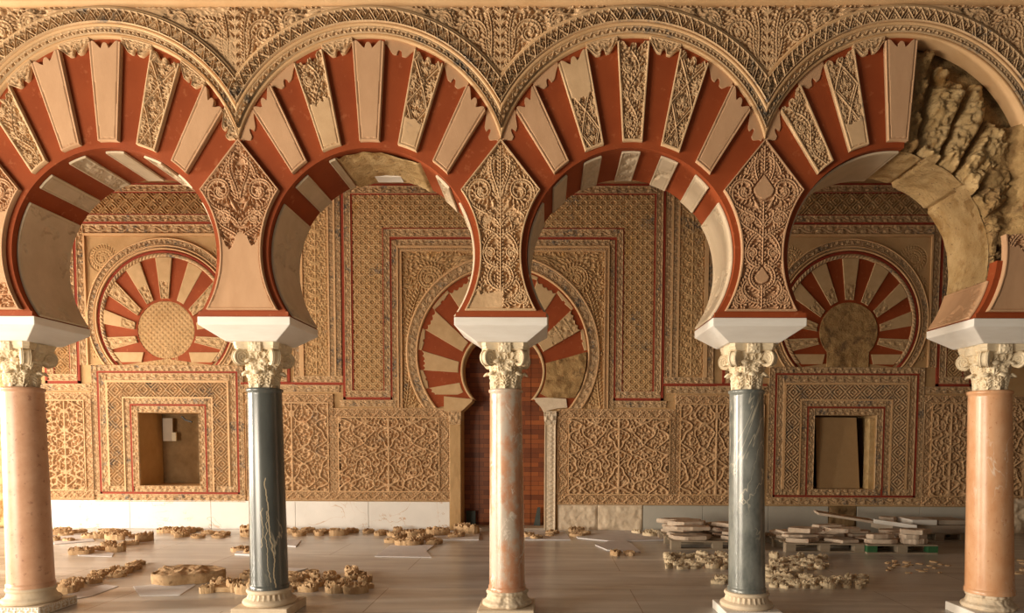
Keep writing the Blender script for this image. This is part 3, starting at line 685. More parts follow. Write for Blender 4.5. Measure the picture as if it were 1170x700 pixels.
# ---- hourglass panels above the columns
def hourglass(k, label, style):
    px = COL_X[k]
    t = thing('carved_pier_panel', label, 'carved panel', (px, YF, ZI), 'hourglass panels between the arches')
    RR = RI+0.048
    zs = np.linspace(2.695, 4.10, 340)
    if style == 'broken': zs = zs[zs < 3.33]
    zcor = 3.69; xcor = 1.1-math.sqrt(RR**2-(zcor-ZC)**2)
    hw_ = np.where(zs < zcor, 1.1-np.sqrt(np.maximum(RR**2-(zs-ZC)**2, 0)), xcor*(4.105-zs)/(4.105-zcor))
    hw_ = np.maximum(hw_, 0.002)
    s = np.linspace(-1, 1, 140)
    X = s[None]*hw_[:, None]; Z = zs[:, None]+0*X
    c = Canvas(0.76, 1.46, 0.0042, -0.38, 2.68)
    r = random.Random(k)
    F = lambda p, L=0.045, st=0.026: fern(c, p, 0.0085, L, 0.0115, st, (1, -1), 0.8)
    if style in ('stem', 'full', 'hearts', 'broken'):
        F([(0, 2.72), (0, 4.05)], 0.04, 0.03)
    # upper pair of big scrolls
    F(bez((-0.01, 3.40), (-0.05, 3.52), (-0.30, 3.50), (-0.285, 3.68), 14), 0.05)
    F(spiral(-0.165, 3.68, 0.115, PI, 1.35, -1, 0.18, 34), 0.05); rosette(c, -0.165, 3.68, 0.045, 6)
    F(bez((-0.01, 3.62), (-0.03, 3.78), (-0.12, 3.82), (-0.06, 3.99), 12), 0.045)
    F(bez((-0.14, 3.82), (-0.12, 3.90), (-0.08, 3.93), (-0.03, 3.97), 8), 0.035)
    F(bez((-0.27, 3.62), (-0.29, 3.60), (-0.31, 3.66), (-0.30, 3.72), 8), 0.03)
    leaf(c, -0.045, 3.66, PI/2+0.2, 0.12, 0.022); leaf(c, -0.03, 3.52, PI/2+0.5, 0.12, 0.022)
    # second pair
    F(bez((-0.01, 3.30), (-0.06, 3.36), (-0.19, 3.38), (-0.20, 3.46), 12), 0.045)
    F(spiral(-0.125, 3.455, 0.075, PI, 1.2, -1, 0.2, 24), 0.038); rosette(c, -0.125, 3.455, 0.03, 5)
    if style in ('stem', 'full', 'hearts', 'broken'):
        F(bez((-0.02, 3.05), (-0.20, 3.08), (-0.17, 3.26), (-0.05, 3.34), 14), 0.045)
        F(spiral(-0.085, 3.17, 0.055, PI, 1.2, -1, 0.2, 22), 0.034)
        F(bez((0, 2.86), (-0.16, 2.90), (-0.12, 3.05), (-0.03, 3.08), 12), 0.045)
        F(bez((-0.02, 2.76), (-0.12, 2.76), (-0.22, 2.86), (-0.13, 2.95), 12), 0.045)
        F(spiral(-0.165, 2.80, 0.072, PI/2, 1.3, 1, 0.2, 24), 0.038); rosette(c, -0.165, 2.80, 0.028, 5)
        F(bez((-0.20, 2.72), (-0.26, 2.73), (-0.24, 2.82), (-0.20, 2.88), 8), 0.03)
    fill(c, lambda x, y: True, 0.050, 0.0115, 0.009, 1600, k, -0.36, 0.0, 2.70, 4.10)
    mirror(c)
    if style == 'hearts':
        for zz, R in ((3.70, 0.085), (2.98, 0.06)):
            xx, yy = np.meshgrid(c.X, c.Y)
            up = 1.0
            d = np.where(yy > zz, np.abs(xx)+np.maximum(yy-zz, 0)*0.72, np.hypot(xx*(1.0), (yy-zz)))
            c.H = np.where(d < R*1.18, np.where(d < R, 0.85, 0.1), c.H)
    H = c.sample(X, Z)
    if style == 'crown':
        edge = 3.30+0.10*fbm(X*14, Z*3, 2)-0.12*np.exp(-(np.abs(X)-0.1)**2/0.003)
        H = np.where(Z > edge, H, 0.8)
    if style == 'remnant':
        msk = ((Z > 3.45+0.12*fbm(X*9, Z*9, 1)) | (Z < 2.86+0.1*fbm(X*9, Z*9, 2))) & (X > 0.03*fbm(X*5, Z*8, 4))
        H = np.where(msk, H, 0.8)
    if style == 'broken': H = np.where((Z > 3.0+0.25*fbm(X*9, Z*9, 1)-0.5*X), H, 0.8)
    if style == 'full':      # chipped lower corner
        H = np.where(fbm(X*8+2, Z*8, 5) > 0.62, H*0.5, H)
        H = np.where((Z < 2.80+0.1*fbm(X*9, Z*9, 2)) & (X < 0.02), 0.55+0.3*fbm(X*12, Z*12, 3), H)
    dist = np.minimum((1-np.abs(s))[None]*hw_[:, None], (Z-2.695))
    H = np.where(dist < 0.014, 1.0, H); H = np.where((dist >= 0.014) & (dist < 0.019) & (H > 0.5), 0.4, H)
    P = np.stack([px+X, YF-0.003-0.045*H, Z], -1)
    part('carved_face', MB().grid(padded(P, YF+0.02)), 'carved' if style in ('full', 'stem') else 'pale', t)
    part('plinth_strip', MB().box(px-0.385, px+0.385, YF-0.012, YF+0.01, ZI+0.002, 2.683), 'red', t)
hourglass(0, 'mostly smooth hourglass panel above the pale pink speckled column', 'remnant')
hourglass(1, 'hourglass panel carved only in its upper diamond above the dark grey column', 'crown')
hourglass(2, 'fully carved hourglass panel above the pink veined central column', 'full')
hourglass(3, 'pinkish hourglass panel with two smooth hearts above the blue-grey column', 'hearts')
hourglass(4, 'broken hourglass panel above the orange marble column', 'broken')

# ---- carved triangles between the archivolts
spc = Canvas(2.3, 0.92, 0.0052, -1.15, 4.30)
Fs = lambda p, L=0.05, st=0.027, r=0.009: fern(spc, p, r, L, 0.0125, st, (1, -1), 0.8)
for q_ in range(9):
    zz = 4.50+q_*0.075
    for a_ in (0.0, 0.45, 0.9): leaf(spc, -0.004, zz, PI/2+a_, 0.085, 0.013)
Fs(bez((-0.01, 4.58), (-0.14, 4.72), (-0.02, 4.86), (-0.10, 5.12), 16), 0.05)
Fs(bez((-0.03, 4.66), (-0.10, 4.75), (-0.11, 4.80), (-0.12, 4.90), 10), 0.05)
Fs(spiral(-0.235, 4.955, 0.125, -0.3, 1.8, 1, 0.12, 50), 0.05); rosette(spc, -0.235, 4.955, 0.03, 5)
Fs(spiral(-0.47, 5.055, 0.085, -0.6, 1.6, 1, 0.15, 36), 0.04); rosette(spc, -0.47, 5.055, 0.03, 6)
Fs(bez((-0.32, 4.88), (-0.40, 4.9), (-0.42, 4.95), (-0.40, 5.03), 8), 0.035)
Fs(spiral(-0.66, 5.10, 0.055, -0.6, 1.4, 1, 0.2, 26), 0.035); Fs(spiral(-0.80, 5.125, 0.04, -0.6, 1.3, 1, 0.2, 22), 0.03)
Fs(bez((-0.55, 4.98), (-0.66, 5.02), (-0.8, 5.08), (-0.98, 5.14), 14), 0.035)
fill(spc, lambda x, y: True, 0.055, 0.012, 0.010, 2500, 1, -1.12, 0.0, 4.45, 5.18)
mirror(spc)
for k, lab in enumerate(['carved leafy spandrel at the cornice above the pale pink speckled column', 'carved scrollwork spandrel at the cornice above the dark grey column',
                         'carved scrollwork spandrel at the cornice above the pink veined column', 'carved scrollwork spandrel at the cornice above the blue-grey column',
                         'carved scrollwork spandrel at the cornice above the orange column']):
    px = COL_X[k]; R = RE+0.222
    zs = np.linspace(ZE+math.sqrt(R*R-1.21)+0.004, 5.168, 120)
    hw_ = 1.1-np.sqrt(np.maximum(R*R-(zs-ZE)**2, 0)); hw_ = np.clip(hw_, 0.002, 1.1)
    s = np.linspace(-1, 1, 300); X = s[None]*hw_[:, None]; Z = zs[:, None]+0*X
    H = spc.sample(X*(1 if k % 2 else 0.97), Z)
    if k in (1,): H = np.where((X < 0) & (fbm(X*6, Z*6, 3) > 0.45), 0.55+0.4*H*0.5, H)
    if k != 3: H = np.where((np.abs(X) > 0.72) & (np.abs(X) < 0.98) & (X*(1 if k % 2 else -1) > 0), 0.8, H)
    P = np.stack([px+X, YF-0.003-0.050*H, Z], -1)
    o = MB().grid(padded(P, YF+0.05)).build('carved_spandrel', M['carved']); tag(o, lab, 'spandrel', 'carved spandrels under the cornice', 'thing')

# ================================================================== COLUMNS
def capital(mb_main, parent, x, y):
    z0, z1 = 2.055, 2.40
    c = Canvas(2*PI, 1.0, 0.022, wx=True)
    for row, (zb, zt, ph) in enumerate(((0.02, 0.42, 0), (0.30, 0.72, PI/8))):
        for i in range(8):
            a = ph+i*PI/4
            c.cap(a, zb, a, zt-0.05, 0.05, 0.06, 1.0)
            for j in range(5):
                zz = zb+(zt-zb)*(j+0.3)/5.5
                for s_ in (-1, 1): c.cap(a+s_*0.05, zz, a+s_*0.30, zz+0.07, 0.055, 0.02, 0.85)
    for i in range(16): c.cap(i*PI/8, 0.78, i*PI/8+0.19, 0.92, 0.05, 0.03, 0.8); c.cap(i*PI/8, 0.92, i*PI/8+0.19, 0.78, 0.05, 0.03, 0.8)
    rr_ = random.Random(3)
    for _ in range(420): c.cap(*(lambda a_, t_: (a_, t_, a_, t_))(rr_.random()*6.28, rr_.random()*0.95), 0.045, 0.045, 0.85, 0.03, 'min')
    A, T = np.meshgrid(np.linspace(0, 2*PI, 220, endpoint=False), np.linspace(0, 1, 110))
    H = c.sample(A, T)
    r = 0.142+0.012*np.clip(T/0.4, 0, 1)+0.035*np.clip((T-0.35)/0.65, 0, 1)**1.5
    r = r+0.018*np.exp(-((T-0.40)/0.05)**2)*(0.4+0.6*np.cos(A*8)) + 0.022*np.exp(-((T-0.70)/0.05)**2)*(0.4+0.6*np.cos(A*8+PI))
    sq = 1/np.maximum(np.abs(np.cos(A)), np.abs(np.sin(A)))
    r = r*(1+(sq-1)*0.55*np.clip((T-0.55)/0.45, 0, 1)) - 0.030*(1-H)
    P = np.stack([x+r*np.cos(A), y+r*np.sin(A), z0+T*(z1-z0)], -1)
    mb = MB().grid(P, True, True); cap = part('capital', mb, 'cap', parent)
    # curled leaf tips, two rows
    for row, (zz, rr, ph) in enumerate(((z0+0.40*(z1-z0), 0.170, 0), (z0+0.70*(z1-z0), 0.185, PI/8))):
        for i in range(8):
            a = ph+i*PI/4
            u, v = np.meshgrid(np.linspace(0, 2*PI, 12, endpoint=False), np.linspace(0, PI, 8))
            lx = 0.034*np.sin(v)*np.cos(u); ly = 0.032*np.sin(v)*np.sin(u); lz = 0.016*np.cos(v)-0.25*np.abs(lx)+0.0*ly-0.35*np.maximum(lx, 0)
            Q = np.stack([x+(rr+lx)*math.cos(a)-ly*math.sin(a), y+(rr+lx)*math.sin(a)+ly*math.cos(a), zz+lz], -1)
            part('leaf_tip', MB().grid(Q, True, True), 'cap', cap)
    # corner volutes
    for i in range(4):
        a = PI/4+i*PI/2; cxv, cyv, czv = x+0.208*math.cos(a), y+0.208*math.sin(a), z0+0.78*(z1-z0)
        mbv = MB()
        for sd in (-1, 1):
            R_, Fi = np.meshgrid(np.linspace(0, 1, 16), np.linspace(0, 2*PI, 36, endpoint=False), indexing='ij')
            h = 0.5+0.5*np.cos((R_*3.2-sd*0+Fi/(2*PI)*1.0)*2*PI)
            rad = 0.068*R_
            off = sd*(0.042-0.010*(1-h)*(R_ > 0.1)*(R_ < 0.95)-0.022*(R_ > 0.97))
            lx = rad*np.cos(Fi); lz = rad*np.sin(Fi)*1.1
            Q = np.stack([cxv+lx*math.cos(a)-off*math.sin(a), cyv+lx*math.sin(a)+off*math.cos(a), czv+lz], -1)
            mbv.grid(Q, True, True)
        Fi, Tt = np.meshgrid(np.linspace(0, 2*PI, 36, endpoint=False), np.linspace(-1, 1, 7))
        rad = 0.068-0.010*(1-Tt**2); lx = rad*np.cos(Fi); lz = rad*np.sin(Fi)*1.1; off = 0.034*Tt
        mbv.grid(np.stack([cxv+lx*math.cos(a)-off*math.sin(a), cyv+lx*math.sin(a)+off*math.cos(a), czv+lz], -1), True, True)
        part('volute', mbv, 'cap', cap)
    # abacus with curved sides and a rosette block on each face
    mba = MB(); pts = []
    for i in range(4):
        a = PI/4+i*PI/2
        p0 = (0.262*math.cos(a-0.10), 0.262*math.sin(a-0.10)); p1 = (0.262*math.cos(a+0.10), 0.262*math.sin(a+0.10)); a2 = a+PI/2
        p2 = (0.262*math.cos(a2-0.10), 0.262*math.sin(a2-0.10)); m_ = ((p1[0]+p2[0])*0.40, (p1[1]+p2[1])*0.40)
        pts += [p0, p1] + [((1-t)**2*p1[0]+2*t*(1-t)*m_[0]+t*t*p2[0], (1-t)**2*p1[1]+2*t*(1-t)*m_[1]+t*t*p2[1]) for t in (0.2, 0.4, 0.6, 0.8)]
    G = np.array([[(x+px*f, y+py*f, z) for px, py in pts] for f, z in ((0.0, 2.385), (0.90, 2.388), (0.97, 2.40), (0.97, 2.415), (1.0, 2.425), (1.0, 2.458), (0.0, 2.459))])
    mba.grid(G, False, True); part('abacus', mba, 'cap', cap)
    rc = Canvas(0.12, 0.09, 0.004); rosette(rc, 0.06, 0.045, 0.045, 7)
    for i in range(4):
        a = i*PI/2; n_, tx = (math.cos(a), math.sin(a)), (-math.sin(a), math.cos(a))
        U, V = np.meshgrid(np.linspace(0, 0.12, 24), np.linspace(0, 0.09, 18)); h = 0.62*0.018*rc.sample(U, V)
        e = np.minimum(np.minimum(U, 0.12-U), np.minimum(V, 0.09-V)); d = np.where(e <= 0.0001, 0.14, 0.205+h)
        Q = np.stack([x+n_[0]*d+tx[0]*(U-0.06), y+n_[1]*d+tx[1]*(U-0.06), 2.365+V+0*U], -1)
        part('rosette', MB().grid(Q), 'cap', cap)
def impost(parent, x):
    zt, zm, zb = ZI, 2.575, 2.452; h, b, d = 0.398, 0.222, 0.366
    lv = [(h, d, zt), (h, d, zm), (b, 0.225, zb)]
    V = []
    for hx, hy, z in lv: V += [(x-hx, YC-hy, z), (x+hx, YC-hy, z), (x+hx, YC+hy, z), (x-hx, YC+hy, z)]
    F = [(0, 3, 2, 1), (8, 9, 10, 11)]
    for l in (0, 1):
        for i in range(4): F.append((l*4+i, l*4+(i+1) % 4, (l+1)*4+(i+1) % 4, (l+1)*4+i))
    bevel(part('impost', MB().raw(V, F), 'white', parent), 0.006)
bead = Canvas(2*PI, 0.2, 0.012, wx=True)
for i in range(26):
    a = 2*PI*i/26; bead.cap(a, 0.13, a, 0.16, 0.055, 0.07, 1); leaf(bead, a+0.12, 0.05, PI/2, 0.09, 0.04)
def column(k, label, xt, xb, shaft_mat, plinth='plain', carved_base=False, rough_base=False, base_mat='base', rt=0.147, rb=0.170):
    t = thing('marble_column', label, 'column', (xb, YC, 0), 'columns of the arcade')
    impost(t, COL_X[k]); capital(None, t, xt, YC)
    n = 48; zs = np.array([0.222, 0.232, 0.26, 0.265, 0.27, 0.6, 1.0, 1.4, 1.8, 2.0, 2.02, 2.028, 2.05, 2.057])
    f = (zs-0.222)/(2.057-0.222); r = rb+(rt-rb)*f
    r = r+np.where(zs > 2.025, 0.012, 0)+np.where(zs < 0.262, 0.008, 0); r[-1] -= 0.02
    a = np.linspace(0, 2*PI, n, endpoint=False); cxs = xb+(xt-xb)*f
    P = np.stack([cxs[:, None]+r[:, None]*np.cos(a), YC+r[:, None]*np.sin(a), zs[:, None]+0*a], -1)
    part('shaft', MB().grid(P, True, True), shaft_mat, t)
    prof = [(0.0, 0.225), (0.175, 0.226), (0.196, 0.222), (0.203, 0.208), (0.198, 0.194), (0.188, 0.188), (0.192, 0.165), (0.203, 0.140), (0.215, 0.132), (0.232, 0.122), (0.238, 0.105), (0.230, 0.088), (0.222, 0.083), (0, 0.083)]
    dense = []
    for i in range(len(prof)-1):
        for q_ in range(4): dense.append(tuple(prof[i][j]+(prof[i+1][j]-prof[i][j])*q_/4 for j in (0, 1)))
    dense.append(prof[-1]); D = np.array(dense); A, R = np.meshgrid(np.linspace(0, 2*PI, 140, endpoint=False), D[:, 0]); Z = D[:, 1][:, None]+0*A
    if carved_base: R = R-0.012*(1-bead.sample(A, Z-0.02))*((Z > 0.135) & (Z < 0.19) & (R > 0.1))
    if rough_base: R = R-0.045*np.clip(fbm(A*2.2+k*3, Z*9, k)-0.42, 0, 1)*(R > 0.1) - 0.02*fbm(A*7, Z*30, k+1)*(R > 0.1)
    part('base', MB().grid(np.stack([xb+R*np.cos(A), YC+R*np.sin(A), Z], -1), True, True), base_mat, t)
    h = 0.252
    mb = MB().box(xb-h, xb+h, YC-h, YC+h, 0, 0.082); pl = bevel(part('plinth', mb, 'white' if plinth == 'white' else base_mat, t), 0.006)
    if plinth == 'carved':
        hole = Canvas(0.5, 0.08, 0.003)
        for i in range(16):
            hole.cap(0.02+i*0.031, 0.068, 0.028+i*0.031, 0.068, 0.005)
        for i in range(9):
            xx = 0.03+i*0.055; s_ = (-1)**i
            hole.line([(xx-0.014*s_, 0.050), (xx+0.010*s_, 0.043), (xx+0.010*s_, 0.026), (xx-0.014*s_, 0.018)], 0.0085)
        for face in range(2):
            U, V = np.meshgrid(np.linspace(0, 0.5, 150), np.linspace(0.002, 0.080, 26)); hh = 0.004-0.030*hole.sample(U, V)
            e = np.minimum(np.minimum(U, 0.5-U), np.minimum(V-0.002, 0.08-V)); hh = np.where(e <= 1e-4, -0.008, hh)
            Q = np.stack([xb-0.25+U, YC-h-hh, V+0*U], -1) if face == 0 else np.stack([xb+h+hh, YC-0.25+U, V+0*U], -1)
            part('carved_border', MB().grid(Q), 'white', pl)
column(0, 'pale pink speckled marble column on a square carved plinth', -4.406, -4.397, 'pinkm1', 'carved', rt=0.166, rb=0.186)
column(1, 'dark grey marble column with long pale cracks down the shaft', -2.18, -2.168, 'bluem', carved_base=True, rt=0.149, rb=0.168)
column(2, 'pink and grey veined marble column standing before the wooden door', 0.022, 0.038, 'pinkm', rough_base=True, rt=0.144, rb=0.165)
column(3, 'light blue-grey marble column with pale veins beside the stone pallets', 2.204, 2.245, 'bluel', 'white', carved_base=True, rt=0.149, rb=0.165)
column(4, 'orange marble column on a crumbling pale base', 4.393, 4.465, 'orangem', 'white', rough_base=True, rt=0.170, rb=0.196)
# ================================================================== BACK WALL
YG = YW-0.01
# ---- dado canvases
def dado_canvas(w, h, nx, nz, seed, stem=True):
    c = Canvas(w, h, 0.009); r = random.Random(seed)
    cw, ch = w/nx, h/nz
    if stem: c.line([(w/2, 0), (w/2, h)], 0.024, edge=0.012)
    for i in range(nx+1):          # crossing wavy vines
        for sgn in (1, -1):
            xb = i*cw; ph = (0.0, 0.9, 2.0)[i % 3]+seed
            pts = [(xb+sgn*cw*(0.40*math.sin(2*PI*z/ch+ph)+0.12*math.sin(4.6*PI*z/ch+ph*2)), z) for z in np.linspace(0.0, h, int(h/0.025))]
            c.line(pts, 0.020, 0.017, edge=0.012)
    for i in range(nx*2+1):
        for j in range(nz*2+1):
            x, z = i*cw/2, (j+0.5*(i % 2))*ch/2
            R_ = 0.085*r.uniform(0.8, 1.15); sp = spiral(x+r.uniform(-0.03, 0.03), z, R_, r.random()*6.28, 1.1, r.choice((1, -1)), 0.25, 20)
            c.line(sp, 0.015, 0.013, edge=0.010)
            a = r.choice((PI/2, -PI/2))
            for d, L in ((0, 0.12), (0.8, 0.09), (-0.8, 0.09)): leaf(c, x, z, a+d, L, 0.024, 0.85)
    fill(c, lambda x, y: True, 0.10, 0.026, 0.014, int(w*h*1500), seed, 0, w/2)
    c.H[:, c.nx-c.nx//2:] = c.H[:, :c.nx//2][:, ::-1]
    return c
dB, dA, dD = dado_canvas(1.78, 1.30, 4, 2, 3), dado_canvas(1.25, 1.55, 3, 2, 5), dado_canvas(0.72, 1.58, 2, 3, 8)
def dado(label, x0, z0, x1, z1, canvas, bl, br, bb, bt):
    t = thing('carved_dado_panel', label, 'carved panel', ((x0+x1)/2, YW, z0-bb), 'carved panels along the foot of the back wall')
    W, H_ = x1-x0, z1-z0
    mb = MB()
    def warped(X, Z):
        m_ = np.minimum(X, W-X)/W*canvas.w*2; sx = np.where(X < W/2, 1, -1)
        dx = 0.13*(fbm(m_*2.1+3, Z*2.1, 1, 3)-0.44); dz = 0.13*(fbm(m_*2.1, Z*2.1+9, 4, 3)-0.44)
        return canvas.sample(X/W*canvas.w+dx*sx*np.clip(np.abs(X-W/2)/0.1, 0, 1), Z/H_*canvas.h+dz)
    rect(mb, x0, z0, x1, z1, YG, warped, 0.06, 0.0105)
    part('vine_field', mb, 'dado', t)
    def brd(a, b, c_, d, hz, w):
        m = MB(); rect(m, a, b, c_, d, YG-0.012, band_h(T_ATA2, w, hz), 0.034, WR); part('carved_border', m, 'dado', t)
    if bb: brd(x0-bl, z0-bb, x1+br, z0, True, bb)
    if bt: brd(x0-bl, z1, x1+br, z1+bt, True, bt)
    if bl: brd(x0-bl, z0, x0, z1, False, bl)
    if br: brd(x1, z0, x1+br, z1, False, br)
    m = MB(); f = 0.018
    for a, b, c_, d in ((x0-f, z0, x0, z1), (x1, z0, x1+f, z1), (x0-f, z1, x1+f, z1+f), (x0-f, z0-f, x1+f, z0)): m.box(a, c_, YG-0.052, YG, b, d)
    part('fillet', m, 'fillet', t)
mir = lambda x: 2*XD+0.04-x      # the other half of the wall
cL, cR = SIDES
dado('carved vine panel with a middle stem on the wall behind the dark grey column', -4.70, 0.69, -3.45, 2.22, dA, 0.20, 0.10, 0.17, 0.17)
dado('wide carved vine panel on the wall just left of the wooden door', -3.25, 0.69, -1.50, 1.97, dB, 0.10, 0.20, 0.17, 0.17)
dado('wide carved vine panel with reddish stains just right of the wooden door', mir(-1.50), 0.66, mir(-3.25), 1.97, dB, 0.20, 0.10, 0.19, 0.17)
dado('carved vine panel with a middle stem on the wall behind the blue-grey column', mir(-3.45), 0.66, mir(-4.70), 2.22, dA, 0.10, 0.20, 0.19, 0.17)
dado('narrow carved vine panel on the wall beside the pale pink speckled column', -8.42, 0.69, -7.76, 2.25, dD, 0.12, 0.14, 0.17, 0.15)
dado('narrow carved vine panel on the wall beside the orange column', 7.10, 0.66, 7.76, 2.25, dD, 0.14, 0.22, 0.19, 0.15)
dado('narrow carved vine panel showing past the far edge of the orange column', 8.12, 0.66, 9.3, 2.25, dA, 0.10, 0.1, 0.19, 0.15)

# ---- central portal frame: nested bands
t = thing('portal_frame', 'nested carved and red banded frame around the door arch', 'carved frame', (XD, YW, 2.15))
def pf(n, mat, fn): mb = MB(); fn(mb); part(n, mb, mat, t)
pf('inner_fillet', 'fillet', lambda m: uline(m, XD, 1.755, 1.775, 4.84, 4.86, 2.15, YG-0.045))
pf('rope_moulding', 'wallb', lambda m: uframe(m, XD, 1.775, 1.815, 4.86, 4.90, 2.15, T_ROPE, YG-0.01, 0.025))
pf('outer_fillet', 'fillet', lambda m: uline(m, XD, 1.815, 1.84, 4.90, 4.935, 2.15, YG-0.05))
pf('carved_band', 'wallb', lambda m: uframe(m, XD, 1.84, 1.93, 4.94, 5.045, 2.15, T_SCROLL))
pf('red_line', 'redline', lambda m: uline(m, XD, 1.93, 1.965, 5.045, 5.09, 2.29))
pf('carved_band', 'wallb', lambda m: uframe(m, XD, 1.965, 2.072, 5.09, 5.225, 2.45, T_SCROLL))
pf('red_line', 'redline', lambda m: uline(m, XD, 2.072, 2.09, 5.225, 5.245, 2.45, YG-0.02))
def hexfield(m):
    for s in (-1, 1):
        a, b = sorted((XD+s*2.09, XD+s*2.61)); rect(m, a, 2.45, b, 5.80, YG+0.012, cells(T_HEX, 0.17), 0.030, 0.010)
    rect(m, XD-2.09, 5.245, XD+2.09, 5.80, YG+0.012, cells(T_HEX, 0.17), 0.030, 0.010)
pf('hexagon_field', 'wallc', hexfield)
pf('red_line', 'redline', lambda m: uline(m, XD, 2.61, 2.64, 5.80, 5.825, 2.45, YG-0.02))
def outerG(m):
    uframe(m, XD, 2.64, 2.755, 5.825, 5.95, 2.45, T_SCROLL)
    for s in (-1, 1):
        a, b = sorted((XD+s*1.965, XD+s*2.755)); rect(m, a, 2.335, b, 2.45, YG, band_h(T_SCROLL, 0.115, True), 0.028, WR)
pf('carved_band', 'wallb', outerG)
def outerRed(m):
    uline(m, XD, 2.755, 2.80, 5.95, 5.99, 2.29)
    for s in (-1, 1):
        a, b = sorted((XD+s*1.93, XD+s*2.80)); m.box(a, b, YW-0.03, YW+0.02, 2.29, 2.335)
pf('red_line', 'redline', outerRed)
for s_ in (-1, 1): pf('red_line', 'redline', lambda m: m.box(*sorted((XD+s_*2.09, XD+s_*2.61)), YG-0.02, YW+0.02, 2.437, 2.455))
for s_ in (-1, 1): pf('carved_band', 'wallb', lambda m: rect(m, min(XD+s_*1.86, XD+s_*2.86), 2.17, max(XD+s_*1.86, XD+s_*2.86), 2.285, YG, band_h(T_SCROLL, 0.115, True), 0.028, WR))
# spandrel of the portal
def spandrel_canvas():
    c = Canvas(1.76, 2.7, 0.010, -1.76, 2.15); r = random.Random(2)
    fern(c, spiral(-1.28, 4.38, 0.26, -1.0, 2.2, 1, 0.12, 60), 0.016, 0.09, 0.022, 0.05); rosette(c, -1.28, 4.38, 0.05, 6)
    fern(c, spiral(-0.72, 4.64, 0.14, -1.0, 1.6, 1, 0.15, 40), 0.014, 0.07, 0.02, 0.045); rosette(c, -0.72, 4.64, 0.04)
    fern(c, bez((-1.7, 2.2), (-1.55, 3.0), (-1.74, 3.6), (-1.45, 4.15), 30), 0.016, 0.1, 0.025, 0.06)
    fern(c, bez((-1.0, 4.30), (-0.8, 4.5), (-0.6, 4.5), (-0.4, 4.78), 14), 0.014, 0.08, 0.02, 0.05)
    fill(c, lambda x, y: math.hypot(x, y-3.11) > 1.6, 0.09, 0.019, 0.014, 4000, 2)
    return c
sp_c = spandrel_canvas()
def field_outside(m, cx, half, zb, zt, cc, R, hf, depth, res=WR, Y=YG+0.008):
    for s in (-1, 1):
        zs = np.linspace(zb, zt, int((zt-zb)/res)); xin = np.sqrt(np.maximum(R*R-(zs-cc)**2, 0)); xin = np.where((zs < cc) | (zs > cc), xin, xin)
        tt = np.linspace(0, 1, int(half/res)+2)[None]
        X = np.maximum(xin, 0.0)[:, None]*(1-tt)+half*tt; Z = zs[:, None]+0*X
        H = hf(-X, Z)
        m.grid(padded(np.stack([cx+s*X, Y-depth*H, Z], -1), YW+0.005))
pf('carved_spandrel', 'wallc', lambda m: field_outside(m, XD, 1.757, 2.15, 4.845, 3.11, 1.66, lambda X, Z: sp_c.sample(X, Z), 0.042))

# ---- door arch
t = thing('door_arch', 'wide horseshoe arch of red and pale voussoirs over the wooden door', 'arch', (XD, YW, 2.15))
def disc_ring(m, cx, ci, Ri, co, Ro, zmin, Y, n=120, back=YW+0.02, zin=None):
    a0 = math.asin(max(-1, min(1, ((zin or zmin)-ci)/Ri))) ; a1 = math.asin(max(-1, min(1, (zmin-co)/Ro)))
    A = np.linspace(0, 1, n); ai = a0+(PI-2*a0)*A; ao = a1+(PI-2*a1)*A
    pi_ = np.stack([cx+Ri*np.cos(ai), ci+Ri*np.sin(ai)], -1); po = np.stack([cx+Ro*np.cos(ao), co+Ro*np.sin(ao)], -1)
    f = lambda p, y: np.stack([p[:, 0], np.full(n, y), p[:, 1]], -1)
    return m.grid(np.stack([f(po, back), f(po, Y), f(pi_, Y), f(pi_, back)]), False)
mb = MB(); disc_ring(mb, XD, 2.79, 0.70, 3.07, 1.50, 2.15, YW-0.022, back=YW+0.45, zin=2.29); part('red_arch_body', mb, 'red', t)
mb = MB(); ring(mb, XD, 2.79, 0.695, 0.735, YW-0.05, zmin=2.30, res=0.02, back=YW+0.3); part('pale_inner_rim', mb, 'wpale', t)
scal = lambda s: 0.02+0.035*np.abs(np.sin(2.0*PI*s))*(np.abs(s) > 0.02)+0.03*(1-np.abs(s))
SW = math.radians(13.3)
pres = {-7: 'x'}
for i in range(-8, 9, 2):
    if i == 6: continue
    a = i*SW
    if i == 8: continue
    hf = None
    if i in (4,): hf = lambda x, y, half, L, r: np.where((y > 0.3*L) & (fbm(x*6, y*6, 2) > 0.4), T_ATA.sample((x+0.6)/0.2, (y % 0.2)/0.2), 0.8)
    mb = MB(); wedge(mb, (XD, 2.72), a-SW/2, a+SW/2, (XD, 2.79), 0.78, (XD, 3.07), 1.44, YW-0.03, hf, 0.03 if hf else 0.022, 0.015, top=scal, zmin=2.385)
    part('pale_voussoir', mb, 'wpale', t)
for i in range(-7, 8, 2):
    if i >= 7: continue
    a = i*SW
    mb = MB(); wedge(mb, (XD, 2.72), a-SW*0.5, a+SW*0.5, (XD, 2.79), 0.78, (XD, 3.07), 1.47, YW-0.03, None, 0.0, 0.015, bot=lambda s: 0.05+0.04*(1-np.abs(s))-0.03*(np.abs(s) < 0.15), swap=True, zmin=2.385)
    part('voussoir_cap', mb, 'wpale', t)
